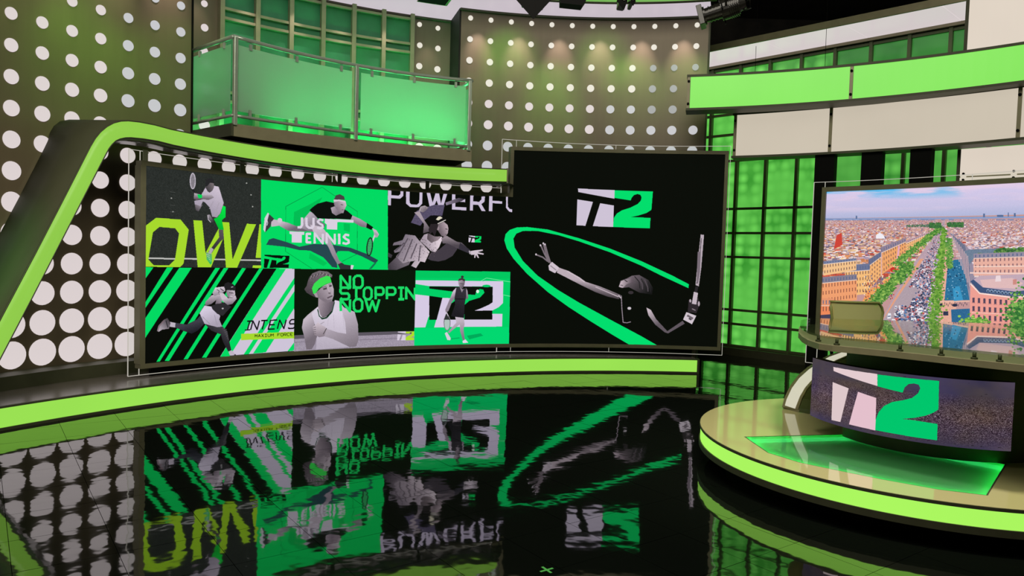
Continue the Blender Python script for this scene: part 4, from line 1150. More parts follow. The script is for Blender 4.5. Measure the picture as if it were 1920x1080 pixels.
def wall_quad(name, A, B, za0, za1, zb0, zb1, th, m, parent):
    """upright sheet between plan points A and B"""
    bm = bmesh.new(); d = (B - A).normalized(); nn = Vector((-d.y, d.x, 0)) * th / 2
    v = []
    for s in (-1, 1):
        v += [bm.verts.new((A.x + nn.x * s, A.y + nn.y * s, za0)), bm.verts.new((B.x + nn.x * s, B.y + nn.y * s, zb0)), bm.verts.new((B.x + nn.x * s, B.y + nn.y * s, zb1)), bm.verts.new((A.x + nn.x * s, A.y + nn.y * s, za1))]
    for f in ((0, 1, 2, 3), (7, 6, 5, 4), (0, 4, 5, 1), (1, 5, 6, 2), (2, 6, 7, 3), (3, 7, 4, 0)): bm.faces.new([v[i] for i in f])
    return from_bm(name, bm, m, parent)


side = lambda f: L_c.lerp(L_w, f)
zc = [z_bot(b0), z_top(b0), z_low(b0), z_rail(b0)]
wall_quad('side_fascia', L_c, L_w, zc[0], zc[1], zc[0], zc[1], 0.03, M['olive_dark'], bal)
zs0 = (z_bot(b0) + z_bot(b1)) / 2 + 0.03
wt = th_of(L_w, WC)
prism('floor_slab', [tuple(pol(WC, BR + 0.03, b0 + 0.004 + (b1 - b0) * k / 20).xy) for k in range(21)] + [tuple(pol(WC, WR + 0.5, b1 + (T_N0 - b1) * k / 20).xy) for k in range(21)] + [(L_w.x, L_w.y)], zs0, zs0 + 0.08, M['olive_dark'], bal)
rail_pts = [pol(WC, BR, b0 + (b1 - b0) * k / 24, z_rail(b0 + (b1 - b0) * k / 24)) for k in range(25)]
tube('handrail', rail_pts, 0.024, M['steel'], bal, 10)
tube('handrail', [L_c + Vector((0, 0, zc[3])), L_w + Vector((0, 0, zc[3]))], 0.024, M['steel'], bal, 10)
low_pts = [pol(WC, BR, b0 + (b1 - b0) * k / 24, z_low(b0 + (b1 - b0) * k / 24)) for k in range(25)]
tube('lower_rail', low_pts, 0.018, M['steel'], bal, 8)
tube('lower_rail', [L_c + Vector((0, 0, zc[2])), L_w + Vector((0, 0, zc[2]))], 0.018, M['steel'], bal, 8)
R_c = pol(WC, BR, b1, 0); R_w = pol(WC, WR + 0.05, b1 - 0.012, 0)
tube('handrail', [R_c + Vector((0, 0, z_rail(b1))), R_w + Vector((0, 0, z_rail(b1)))], 0.024, M['steel'], bal, 10)
tube('lower_rail', [R_c + Vector((0, 0, z_low(b1))), R_w + Vector((0, 0, z_low(b1)))], 0.018, M['steel'], bal, 8)
for t in (b0 + 0.0045, TH(668, 190, WC, BR), b1 - 0.004):
    p = pol(WC, BR, t); zz0, zz1 = z_top(t) - 0.02, z_rail(t)
    box('post', (p.x, p.y, (zz0 + zz1) / 2), (0.045, 0.05, zz1 - zz0), M['steel'], bal, Matrix.Rotation(-t, 3, 'Z'), 0.006)
tg = [(TH(448, 150, WC, BR), TH(660, 190, WC, BR)), (TH(677, 190, WC, BR), TH(873, 210, WC, BR))]
for a, b in tg:
    arc('glass_panel', WC, BR + 0.012, BR + 0.018, a, b, lambda t: z_low(t) + 0.055, lambda t: z_rail(t) - 0.075, M['frosted'], bal, 14)
    for f in (0.10, 0.5, 0.9):
        t = a + (b - a) * f
        for zz, hh in ((z_low(t) + 0.045, 0.085), (z_rail(t) - 0.07, 0.07)):
            p = pol(WC, BR + 0.012, t, zz)
            box('clip', p, (0.03, 0.03, hh), M['steel'], bal, Matrix.Rotation(-t, 3, 'Z'))
wall_quad('glass_panel', side(0.06), side(0.97), zc[2] + 0.055, zc[3] - 0.075, zc[2] + 0.055, zc[3] - 0.075, 0.006, M['frosted'], bal)
wall_quad('glass_panel', R_c.lerp(R_w, 0.06), R_c.lerp(R_w, 0.97), z_low(b1) + 0.055, z_rail(b1) - 0.075, z_low(b1) + 0.055, z_rail(b1) - 0.075, 0.006, M['frosted'], bal)
for f in (0.2, 0.8):
    p = side(f)
    box('clip', (p.x, p.y, zc[2] + 0.045), (0.03, 0.03, 0.085), M['steel'], bal); box('clip', (p.x, p.y, zc[3] - 0.07), (0.03, 0.03, 0.07), M['steel'], bal)

# ================================================================== LIT BANDS ON THE RIGHT


def kasa(P):
    P = np.array([(p[0], p[1]) for p in P]); A = np.c_[2 * P, np.ones(len(P))]
    a, b, c = np.linalg.lstsq(A, (P ** 2).sum(1), rcond=None)[0]
    return (float(a), float(b)), float(math.sqrt(c + a * a + b * b))


def band_circle(top, y0):
    zt = on_y(*top[0], y0).z
    return kasa([on_z(*q, zt) for q in top])


g_top = [(1293, 145), (1430, 137), (1595, 125), (1750, 108), (1920, 83)]; g_bot = [(1293, 203), (1430, 197), (1595, 185), (1750, 172), (1920, 150)]
w_top = [(1380, 216), (1470, 210), (1557, 203), (1730, 186), (1910, 165)]; w_bot = [(1380, 292), (1470, 289), (1557, 285), (1730, 273), (1910, 258)]
GC, GRD = band_circle(g_top, 9.9); WCc, WRD = band_circle(w_top, 10.2)


def band(name, c, R, top, bot, edges, m, label, cat, bolts=True, depth=0.3, x_end=2060):
    zt, zb_ = zfit(top, R, c), zfit(bot, R, c)
    ts = [th_of(on_cyl(x, y, c, R), c) for x, y in edges]
    tmid = (ts[0] + ts[-1]) / 2
    o = empty(name, pol(c, R, tmid, zb_(tmid)), label, cat)
    t0, t1 = ts[0] - 0.004, ts[-1]
    arc('top_edge', c, R - 0.012, R + depth, t0, t1, off2(zt, 0), off2(zt, 0.03), M['olive_dark'], o, 24)
    arc('bottom_edge', c, R - 0.012, R + depth, t0, t1, off2(zb_, -0.03), off2(zb_, 0), M['olive_dark'], o, 24)
    arc('back_box', c, R + 0.04, R + depth, t0 + 0.001, t1, zb_, zt, M['olive_dark'], o, 24)
    for i in range(len(ts) - 1):
        g = 0.022 / R
        arc('light_panel', c, R, R + 0.02, ts[i] + g, ts[i + 1] - g, zb_, zt, m, o, 14)
    for t in ts[:-1]:
        arc('upright', c, R - 0.006, R + 0.04, t - 0.019 / R, t + 0.019 / R, zb_, zt, M['olive'], o, 1)
        if bolts:
            for f in (0.14, 0.86):
                z = zb_(t) + (zt(t) - zb_(t)) * f; p = pol(c, R - 0.004, t, z)
                cyl('bolt', p, pol(c, R - 0.022, t, z), 0.016, M['black'], o, seg=10)
    return o, zt, zb_


gband, gzt, gzb = band('green_light_band', GC, GRD, g_top, g_bot, [(1291, 170), (1596, 155), (1930, 115), (2120, 85)], M['band_green'], 'long curved band of two bright green lit panels at upper right', 'light band')
wband, wzt, wzb = band('white_light_band', WCc, WRD, w_top, w_bot, [(1378, 250), (1557, 245), (1911, 210), (2140, 180)], M['band_white'], 'curved band of cream white lit panels below the green band', 'light band')
# two white lit panels standing behind the bands at the right edge
PR = WRD + 0.32
for nm, quad, lab in (('white_light_box', [(1808, 96), (2050, 60), -240], 'tall white lit panel above the green band at upper right'), ('white_light_box', [(1799, 283), (2050, 262), 420], 'white lit panel with bolts between the white band and the city screen')):
    (xa, ya), (xb, yb_), oth = quad
    ta_, tb_ = TH(xa, ya, WCc, PR), TH(xb, yb_, WCc, PR)
    if oth < 0:
        za = on_cyl(xa, ya + 12, WCc, PR).z; zb2 = 5.75
        o = empty(nm, pol(WCc, PR, (ta_ + tb_) / 2, za), lab, 'light panel')
        arc('light_panel', WCc, PR, PR + 0.02, ta_ + 0.003, tb_, za, zb2, M['panel_white'], o, 10)
        arc('upright', WCc, PR - 0.005, PR + 0.06, ta_ - 0.001, ta_ + 0.003, za, zb2, M['olive_dark'], o, 1)
    else:
        zt_ = on_cyl(1799, 280, WCc, PR).z; zj = on_cyl(1830, 330.5, WCc, PR).z; z0_ = 1.2
        o = empty(nm, pol(WCc, PR, (ta_ + tb_) / 2, z0_), lab, 'light panel')
        arc('light_panel', WCc, PR, PR + 0.02, ta_ + 0.002, tb_, zj + 0.008, zt_, M['panel_white'], o, 10)
        arc('light_panel', WCc, PR, PR + 0.02, ta_ + 0.002, tb_, z0_, zj - 0.008, M['panel_white'], o, 10)
        arc('joint', WCc, PR + 0.006, PR + 0.03, ta_ + 0.002, tb_, zj - 0.008, zj + 0.008, M['olive'], o, 10)
        arc('upright', WCc, PR - 0.005, PR + 0.06, ta_ - 0.002, ta_ + 0.002, z0_, zt_, M['olive_dark'], o, 1)
        for xx, yy in ((1800, 331), (1894, 326)):
            t = TH(xx, yy, WCc, PR) + 0.004
            zz = on_cyl(xx, yy, WCc, PR).z if xx > 1850 else zj
            cyl('cover_disc', pol(WCc, PR - 0.001, t, zj), pol(WCc, PR - 0.012, t, zj), 0.03, M['panel_white'], o, seg=14)
            for dz in (-0.036, 0.036):
                cyl('bolt', pol(WCc, PR, t, zj + dz), pol(WCc, PR - 0.02, t, zj + dz), 0.0135, M['black'], o, seg=10)
        arc('foot', WCc, PR + 0.02, PR + 0.08, ta_ + 0.02, tb_ - 0.05, 0, z0_, M['black'], o, 6)
# black posts behind the city screen
post_z = 3.09
PP = WRD + 0.05
for k, (a, b) in enumerate(((1528, 1565), (1615, 1654), (1706, 1746))):
    ta_, tb_ = TH(a, 300, WCc, PP), TH(b, 300, WCc, PP)
    o = arc('support_post', WCc, PP, PP + 0.14, ta_, tb_, 0, lambda t: wzb(t) - 0.005, M['black'], None, 2, 0.006)
    tag(o, ('black post behind the left edge of the city screen', 'second black post from the left above the city screen', 'third black post from the left beside the white panel')[k], 'post', 'black posts behind the city screen')

# ================================================================== THE CITY SCREEN
tv_top = [(1547, 360), (1640, 356), (1730, 352.5), (1830, 347.5), (1918, 342.5)]
TVC, TVR = band_circle(tv_top, 9.2)
V0, V1 = TH(1544, 490, TVC, TVR), TH(1985, 490, TVC, TVR)
VZ0, VZ1 = 0.80, zfit(tv_top, TVR, TVC)
vz1 = VZ1(V0)
TWd, THt = 1500, 1000


def tv_xy(px, py):
    p = on_cyl(px, py, TVC, TVR)
    return ((th_of(p, TVC) - V0) / (V1 - V0) * TWd, (p.z - VZ0) / (vz1 - VZ0) * THt)


ct = Canvas(TWd, THt, tv_xy, (200, 150, 140))
H = Crop(ct, 2.843, 1500, 320)
# sky: soft cloud noise
def fbm(h, w, seed, sx=1.0, octv=5):
    r = np.random.default_rng(seed); out = np.zeros((h, w), np.float32); amp = 1.0
    for o_ in range(octv):
        n1, n2 = 3 * 2 ** o_ + 2, int(5 * sx * 2 ** o_) + 2
        g = r.random((n1, n2)).astype(np.float32)
        y = np.linspace(0, n1 - 1.001, h); x = np.linspace(0, n2 - 1.001, w); yi = y.astype(int); xi = x.astype(int); fy = (y - yi)[:, None]; fx = (x - xi)[None]
        fy = fy * fy * (3 - 2 * fy); fx = fx * fx * (3 - 2 * fx)
        out += amp * ((g[yi][:, xi] * (1 - fx) + g[yi][:, xi + 1] * fx) * (1 - fy) + (g[yi + 1][:, xi] * (1 - fx) + g[yi + 1][:, xi + 1] * fx) * fy)
        amp *= 0.5
    return (out - out.min()) / (out.max() - out.min())


hz_row = int(tv_xy(1700, 407)[1])
sk = fbm(THt - hz_row, TWd, 4, 0.6); sk2 = fbm(THt - hz_row, TWd, 9, 0.7)
yy = np.linspace(0, 1, THt - hz_row)[:, None]
blue = np.clip((yy - 0.6) * 3, 0, 1) * np.clip((sk - 0.56) * 5, 0, 1)
base_s = np.stack([190 + 25 * yy + 0 * sk, 190 + 12 * yy + 0 * sk, 222 + 12 * yy + 0 * sk], -1)
pinkm = np.clip((sk2 - 0.45) * 3, 0, 1)[..., None] * np.clip(yy * 1.6, 0, 1)[..., None]
base_s = base_s * (1 - pinkm * .7) + np.array([232, 206, 226]) * pinkm * .7
low = np.clip(1 - yy * 3.2, 0, 1)[..., None]
base_s = base_s * (1 - low * .6) + np.array([168, 178, 214]) * low * .6
base_s = base_s * (1 - blue[..., None]) + np.array([92, 186, 236]) * blue[..., None]
ct.a[hz_row:] = base_s
# the city plain: thousands of little roofs and walls, larger towards the viewer
cr = random.Random(21)
HY = lambda x: 256 - (x - 140) * 0.0135
H.poly([(60, HY(60)), (1500, HY(1500)), (1500, 900), (60, 900)], (196, 150, 150))
H.poly([(60, HY(60) - 3), (1500, HY(1500) - 3), (1500, HY(1500) + 8), (60, HY(60) + 8)], (140, 158, 200))
PALL = [(214, 190, 206), (196, 170, 190), (226, 206, 214), (176, 150, 170), (150, 140, 168), (204, 160, 150), (226, 180, 160), (120, 116, 146), (200, 120, 110), (240, 224, 228), (160, 128, 136), (244, 232, 238), (234, 210, 216), (226, 196, 200)]
PALO = [(240, 176, 120), (226, 150, 100), (236, 196, 150), (206, 134, 96), (180, 120, 100), (222, 200, 196), (120, 110, 130), (246, 206, 150), (150, 110, 100), (214, 90, 70)]
for k in range(5200):
    f = cr.random() ** 1.7; y = 262 + f * 330
    x = cr.uniform(60, 1460); sz = 3 + f * 26
    pal = PALO if (x < 760 and cr.random() < 0.25 + 0.6 * min(1, f * 2)) or cr.random() < 0.15 else PALL
    c = pal[cr.randrange(len(pal))]; d = cr.uniform(-14, 14); c = tuple(max(0, min(255, v + d)) for v in c)
    y -= (x - 600) * 0.01
    w_, h_ = sz * cr.uniform(0.7, 1.9), sz * cr.uniform(0.3, 0.8)
    H.poly([(x, y), (x + w_, y - w_ * .05), (x + w_, y + h_), (x, y + h_)], c)
    if cr.random() < .5: H.line([(x, y + h_), (x + w_, y + h_)], max(1.2, sz * .12), (104, 92, 112))
    if sz > 9 and cr.random() < .5:
        for q in range(3): H.line([(x + w_ * (.2 + .3 * q), y + h_ * .35), (x + w_ * (.2 + .3 * q), y + h_ * .8)], sz * .12, (110, 84, 88))
for k in range(1500):
    f = cr.random() ** 1.6; y = 264 + f * 200; x = cr.uniform(60, 1460); z_ = 2 + f * 9
    H.poly([(x, y), (x + z_ * 1.6, y - 1), (x + z_ * 1.6, y + z_ * .35), (x, y + z_ * .4)], cr.choice([(250, 240, 244), (240, 222, 226), (236, 206, 200), (252, 236, 226), (112, 104, 130)]))
for k in range(60):
    x = cr.uniform(120, 1400); H.poly([(x, 258), (x + cr.uniform(4, 22), 258), (x + 20, 265), (x, 265)], (120, 136, 176), .7)
for x, w_, h_ in ((297, 8, 14), (976, 10, 16), (1050, 34, 8), (1108, 5, 20), (1140, 10, 16)): H.poly([(x, HY(x) - h_), (x + w_, HY(x) - h_), (x + w_, HY(x) + 3), (x, HY(x) + 3)], (90, 110, 150))


def leafy(n, fn, c0, c1, r0, r1):
    for _ in range(int(n * 2.2)):
        x, y = fn(); f = cr.random() ** 1.5; r = cr.uniform(r0, r1) * .62
        c = tuple(c0[i] + (c1[i] - c0[i]) * f for i in range(3))
        H.ellipse(x, y, r, r * .75, c)


def block(p0, p1, h0, h1, face, roof, rows=4, win=12, wcol=(120, 88, 84)):
    """house front between two ground points, with mansard roof and window rows"""
    (x0, y0), (x1, y1) = p0, p1
    H.poly([(x0, y0), (x1, y1), (x1, y1 - h1), (x0, y0 - h0)], face)
    H.poly([(x0, y0 - h0), (x1, y1 - h1), (x1, y1 - h1 * 1.28), (x0, y0 - h0 * 1.28)], roof)
    H.line([(x0, y0 - h0), (x1, y1 - h1)], 3, (236, 214, 200))
    for r in range(rows):
        for k in range(win):
            u = (k + .5) / win; v = (r + .4) / rows
            x = x0 + (x1 - x0) * u; hh = h0 + (h1 - h0) * u; yb = y0 + (y1 - y0) * u
            H.line([(x, yb - hh * v), (x, yb - hh * (v + .5 / rows))], max(1.5, abs(x1 - x0) / win * .3), wcol)
    for k in range(win):
        u = (k + .5) / win; x = x0 + (x1 - x0) * u; hh = h0 + (h1 - h0) * u; yb = y0 + (y1 - y0) * u
        H.line([(x, yb - hh * 1.06), (x, yb - hh * 1.2)], max(1.5, abs(x1 - x0) / win * .3), (90, 104, 140))


# left side of the avenue: long ochre fronts running to the vanishing point
block((560, 452), (712, 352), 62, 26, (244, 186, 124), (196, 156, 160), 4, 14)
block((430, 560), (565, 455), 120, 76, (238, 166, 106), (150, 132, 150), 4, 11)
H.line([(520, 470), (528, 400)], 10, (230, 170, 190)); H.line([(425, 560), (425, 440)], 24, (226, 180, 176))
block((365, 640), (432, 560), 130, 100, (242, 178, 116), (110, 112, 140), 5, 5)
block((240, 670), (372, 655), 130, 125, (246, 190, 124), (110, 118, 150), 4, 9)
block((125, 560), (300, 530), 60, 50, (242, 194, 140), (120, 128, 158), 2, 12)
block((100, 720), (303, 690), 118, 108, (240, 160, 112), (134, 126, 142), 3, 13, (150, 92, 74))
block((100, 870), (180, 860), 150, 140, (238, 138, 92), (230, 150, 110), 3, 5, (130, 80, 70)); H.poly([(100, 770), (170, 765), (170, 800), (100, 800)], (70, 66, 90))
H.poly([(360, 640), (440, 590), (520, 540), (470, 640), (400, 690), (330, 700)], (238, 160, 96), tex=14)
for _ in range(130): H.ellipse(cr.uniform(330, 500), cr.uniform(560, 690), 3, 4, cr.choice([(120, 80, 80), (250, 220, 190), (196, 70, 60), (90, 100, 140)]))
H.ellipse(497, 528, 16, 14, (206, 50, 44)); H.ellipse(520, 532, 8, 8, (214, 60, 50)); H.poly([(195, 345), (222, 330), (226, 395), (180, 420)], (206, 70, 58)); H.poly([(405, 345), (425, 330), (445, 345), (455, 362), (405, 362)], (240, 236, 244))
# avenue
H.poly([(774, 262), (768, 262), (690, 385), (600, 500), (520, 640), (430, 800), (420, 905), (740, 905), (735, 700), (745, 480), (765, 340)], (186, 160, 172), tex=8)
H.poly([(640, 470), (660, 470), (505, 700), (440, 830), (420, 830), (500, 690)], (226, 160, 130))
H.poly([(760, 400), (800, 400), (830, 700), (850, 905), (735, 905), (745, 600)], (230, 172, 152), tex=10)
H.poly([(790, 480), (868, 470), (905, 690), (770, 692)], (44, 112, 152), tex=12); H.poly([(805, 740), (905, 735), (915, 830), (810, 830)], (48, 104, 146), tex=10); H.poly([(815, 620), (850, 615), (870, 690), (820, 695)], (60, 150, 196))
for _ in range(60): H.ellipse(cr.uniform(785, 890), cr.uniform(500, 680), 4, 3, cr.choice([(30, 60, 90), (120, 170, 200), (70, 130, 160)]))
H.poly([(560, 620), (640, 610), (560, 800), (440, 800)], (176, 158, 168), tex=6)
for _ in range(1300):
    f = cr.random() ** 0.8; y = 275 + f * 560
    xl = 768 - (y - 262) * 0.52; xr = 772 - (y - 262) * 0.16
    u = cr.random(); x = xl + (xr - xl) * u; s = 0.8 + f * 6.2
    if 620 < y < 720 and u < .35: continue
    c = cr.choice([(60, 66, 92), (60, 60, 84), (80, 90, 130), (236, 232, 240), (226, 222, 232), (120, 112, 132), (40, 44, 66), (190, 70, 66), (70, 110, 160)])
    H.ellipse(x, y, s * 1.0, s * .75, c)
    if s > 4: H.ellipse(x, y - s * .3, s * .55, s * .35, tuple(min(255, v + 40) for v in c))
for x, y, w_, h_ in ((475, 775, 20, 30), (640, 745, 22, 30), (510, 728, 14, 16), (545, 765, 14, 18), (497, 800, 22, 18), (597, 797, 18, 22), (530, 745, 12, 14)):
    H.poly([(x - w_ / 2, y + h_ / 2), (x + w_ / 2, y + h_ / 2 - 3), (x + w_ / 2, y - h_ / 2), (x - w_ / 2 + 4, y - h_ / 2)], (232, 230, 238)); H.line([(x - w_ / 2 + 3, y + 2), (x + w_ / 2 - 2, y)], 5, (80, 96, 130))
for q in ((705, 360), (590, 500)):
    pass
for _ in range(16): x = cr.uniform(765, 790); H.line([(x, 750), (x, 772)], 4, (50, 56, 80))
# trees along both kerbs
leafy(420, lambda: (lambda f: (752 - f * 240 + cr.gauss(0, 7 + f * 10), 300 + f * 200 + cr.gauss(0, 6)))(cr.random()), (60, 120, 50), (150, 190, 90), 4, 9)
leafy(320, lambda: (lambda f: (575 - f * 60 + cr.gauss(0, 18), 500 + f * 90 + cr.gauss(0, 10)))(cr.random()), (50, 110, 46), (160, 200, 96), 6, 12)
leafy(320, lambda: (lambda f: (490 - f * 95 + cr.gauss(0, 16), 605 + f * 95 + cr.gauss(0, 10)))(cr.random()), (56, 116, 46), (170, 206, 100), 6, 13)
leafy(110, lambda: (cr.uniform(690, 752), cr.uniform(278, 305)), (46, 96, 56), (80, 134, 70), 4, 8); leafy(140, lambda: (cr.uniform(785, 870), cr.uniform(276, 300)), (46, 96, 56), (90, 140, 76), 4, 8); leafy(60, lambda: (cr.uniform(570, 690), cr.uniform(288, 300)), (70, 106, 90), (90, 130, 90), 3, 6)
leafy(520, lambda: (lambda f: (768 - f * 62 + cr.gauss(0, 5 + f * 17), 320 + f * 560 + cr.gauss(0, 8)))(cr.random()), (74, 130, 44), (150, 192, 84), 5, 13)
leafy(200, lambda: (795 + cr.gauss(0, 9), cr.uniform(360, 520)), (70, 130, 60), (150, 190, 90), 4, 9)
# right side: receding fronts and the big corner block
H.poly([(800, 330), (905, 420), (930, 560), (905, 700), (868, 480), (830, 400)], (150, 140, 160)); H.poly([(805, 335), (880, 400), (905, 520), (900, 640), (862, 470)], (112, 116, 140), tex=12)
H.poly([(872, 430), (905, 420), (1500, 400), (1500, 470), (930, 462), (905, 500)], (110, 128, 150), tex=10)
for k in range(10): H.line([(812 + k * 9, 345 + k * 12), (822 + k * 9, 420 + k * 22)], 4, (210, 176, 180))
leafy(220, lambda: (cr.uniform(1035, 1300), cr.uniform(412, 452)), (46, 96, 50), (130, 170, 90), 6, 12); leafy(40, lambda: (cr.uniform(950, 1010), cr.uniform(440, 456)), (80, 120, 60), (150, 170, 90), 4, 8)
block((925, 560), (1500, 548), 92, 100, (232, 176, 160), (150, 140, 160), 3, 26, (140, 104, 112)); H.line([(925, 512), (1500, 504)], 5, (246, 216, 204)); H.line([(905, 545), (1500, 552)], 8, (240, 206, 198))
H.poly([(908, 590), (960, 560), (1500, 540), (1500, 640), (1150, 672), (960, 652)], (196, 170, 184)); H.poly([(960, 582), (1130, 572), (1190, 600), (1150, 628), (975, 622)], (224, 186, 186)); H.poly([(1045, 560), (1068, 558), (1072, 590), (1040, 592)], (236, 216, 220)); H.poly([(1135, 580), (1155, 578), (1155, 606), (1135, 608)], (206, 140, 130))
H.poly([(908, 590), (958, 650), (1148, 672), (1148, 645), (975, 622), (925, 580)], (64, 84, 122)); H.poly([(1148, 672), (1500, 610), (1500, 590), (1150, 645)], (72, 92, 128))
for k in range(8): H.ellipse(1002 + k * 19, 640 + k * 2.5, 8, 9, (150, 170, 196)); H.ellipse(1002 + k * 19, 642 + k * 2.5, 5, 6, (50, 66, 96))
H.poly([(908, 600), (958, 652), (1148, 676), (1500, 615), (1500, 830), (1150, 850), (1010, 850), (905, 780)], (238, 160, 148)); H.poly([(1148, 676), (1500, 615), (1500, 830), (1150, 850)], (240, 168, 154)); H.line([(908, 602), (958, 654), (1148, 678), (1500, 617)], 7, (250, 222, 212)); H.line([(915, 755), (1148, 768), (1500, 715)], 4, (250, 200, 186))
for r in range(4):
    for k in range(8):
        x = 925 + k * 29; y = 690 + r * 45 + k * 2
        H.poly([(x - 6, y - 13), (x + 6, y - 13), (x + 6, y + 13), (x - 6, y + 13)], (86, 70, 92)); H.line([(x - 9, y + 15), (x + 9, y + 15)], 3, (196, 130, 124))
    for k in range(11):
        x = 1165 + k * 30; y = 705 + r * 43 - k * 5
        H.poly([(x - 6, y - 13), (x + 6, y - 13), (x + 6, y + 13), (x - 6, y + 13)], (86, 70, 92))
H.poly([(735, 830), (1500, 840), (1500, 1100), (735, 1100)], (232, 156, 132), tex=10); H.poly([(100, 860), (430, 850), (420, 1100), (100, 1100)], (226, 150, 120), tex=10)
leafy(260, lambda: (925 + cr.gauss(0, 36), 825 + cr.gauss(0, 20)), (70, 140, 50), (170, 212, 100), 7, 14); leafy(420, lambda: (1200 + cr.gauss(0, 45), 770 + cr.gauss(0, 52)), (46, 110, 50), (140, 190, 92), 8, 16); leafy(60, lambda: (1065 + cr.gauss(0, 14), 850 + cr.gauss(0, 8)), (120, 150, 70), (190, 190, 110), 5, 9)
H.ellipse(1128, 858, 18, 9, (36, 40, 64)); H.ellipse(825, 717, 15, 8, (44, 50, 74)); H.ellipse(752, 714, 8, 6, (44, 50, 74)); H.line([(745, 700), (905, 695)], 6, (236, 190, 170))
for k in range(14): H.line([(772 + k * 9, 700 + (k % 3) * 6), (772 + k * 9, 712 + (k % 3) * 6)], 3, (60, 60, 80))
ct.a += rng.normal(0, 5, ct.a.shape[:2])[..., None]
M['city'] = screen_mat('city_display', ct.image('avenue_picture'), 1.0)
tvs = empty('city_screen', pol(TVC, TVR, (V0 + V1) / 2, 0), 'curved screen showing a tree-lined city avenue behind the desk', 'screen')
screen_surface('display', TVC, TVR, [(V0, V1, VZ0, VZ1)], M['city'], tvs, V0, V1, VZ0, vz1)
fa = 0.05 / TVR
arc('frame_top', TVC, TVR - 0.03, TVR + 0.08, V0 - fa, V1 + fa, VZ1, off2(VZ1, 0.055), M['frame'], tvs, 24)
arc('frame_bottom', TVC, TVR - 0.03, TVR + 0.08, V0 - fa, V1 + fa, VZ0 - 0.055, VZ0, M['frame'], tvs, 24)
arc('frame_side', TVC, TVR - 0.03, TVR + 0.08, V0 - fa, V0, VZ0, VZ1, M['frame'], tvs, 2)
arc('frame_side', TVC, TVR - 0.03, TVR + 0.08, V1, V1 + fa, VZ0, VZ1, M['frame'], tvs, 2)
arc('cabinet', TVC, TVR + 0.012, TVR + 0.075, V0, V1, VZ0, VZ1, M['black'], tvs, 24)
arc('stand', TVC, TVR + 0.01, TVR + 0.07, V0 + 0.03, V1 - 0.03, 0.0, VZ0 - 0.05, M['black'], tvs, 16)
TA_R = TVR + 0.10
sheet('acrylic_sheet', TVC, TA_R, TH(1526.5, 343, TVC, TA_R), V1 + 0.03, on_cyl(1517, 680, TVC, TA_R).z, zfit([(1528, 342), (1640, 337.5), (1703, 334), (1823, 327), (1910, 320)], TA_R, TVC), 'clear acrylic sheet behind the city screen', (TH(1547, 350, TVC, TA_R), TH(1823, 335, TVC, TA_R)), 24)

# ================================================================== PLATFORM, DESK, CHAIR
PC, PRD, PZ = (3.194, 5.742), 1.6345, 0.29
plat = empty('platform', (PC[0], PC[1], 0), 'round raised platform with glowing lime rim and glossy beige top', 'platform')
inl = [(1396, 819), (1606, 814), (1886, 871), (1851, 929), (1760, 918), (1660, 900), (1580, 884), (1500, 867.5), (1440, 849)]
IN = [on_z(x, y, PZ) for x, y in inl]
ring = [(PC[0] + PRD * math.cos(2 * PI * k / 128), PC[1] + PRD * math.sin(2 * PI * k / 128)) for k in range(128)]
# top with a real opening for the glass inlay
bm = bmesh.new()
vo_ = [bm.verts.new((x, y, PZ)) for x, y in ring]; vi_ = [bm.verts.new((p.x, p.y, PZ)) for p in IN]
eo = [bm.edges.new((vo_[i], vo_[(i + 1) % len(vo_)])) for i in range(len(vo_))]; ei = [bm.edges.new((vi_[i], vi_[(i + 1) % len(vi_)])) for i in range(len(vi_))]
bmesh.ops.triangle_fill(bm, use_beauty=True, use_dissolve=False, edges=eo + ei)
cen = Vector((sum(p.x for p in IN) / len(IN), sum(p.y for p in IN) / len(IN), PZ))
from mathutils.geometry import tessellate_polygon


def inside(pt, poly):
    c = False
    for i in range(len(poly)):
        a, b = poly[i], poly[(i + 1) % len(poly)]
        if (a.y > pt.y) != (b.y > pt.y) and pt.x < (b.x - a.x) * (pt.y - a.y) / (b.y - a.y) + a.x: c = not c
    return c


bmesh.ops.delete(bm, geom=[f for f in bm.faces if inside(f.calc_center_median(), IN)], context='FACES')
for f in bm.faces:
    if f.normal.z < 0: f.normal_flip()
ext = bmesh.ops.extrude_face_region(bm, geom=bm.faces[:])
bmesh.ops.translate(bm, verts=[g for g in ext['geom'] if isinstance(g, bmesh.types.BMVert)], vec=(0, 0, -0.02))
from_bm('top', bm, M['plat_top'], plat)
cpl = (PC[0], PC[1])
bm = bmesh.new(); bm_arc(bm, cpl, PRD - 0.02, PRD + 0.004, 0, 2 * PI, PZ - 0.022, PZ - 0.0025, 128); from_bm('top_rim', bm, M['olive_dark'], plat)
bm = bmesh.new(); bm_arc(bm, cpl, PRD - 0.03, PRD - 0.004, 0, 2 * PI, 0.165, PZ - 0.022, 128); from_bm('light_strip', bm, M['plat_green'], plat)
bm = bmesh.new(); bm_arc(bm, cpl, PRD - 0.05, PRD + 0.006, 0, 2 * PI, 0.12, 0.165, 128); from_bm('lower_rim', bm, M['olive_dark'], plat)
bm = bmesh.new(); bm_arc(bm, cpl, 1.2, PRD - 0.22, 0, 2 * PI, 0.0, 0.12, 96); from_bm('kick_base', bm, M['black'], plat)
bm = bmesh.new(); bmesh.ops.create_circle(bm, cap_ends=True, segments=96, radius=PRD - 0.04, matrix=Matrix.Translation((PC[0], PC[1], 0.125))); from_bm('bottom_board', bm, M['black'], plat)
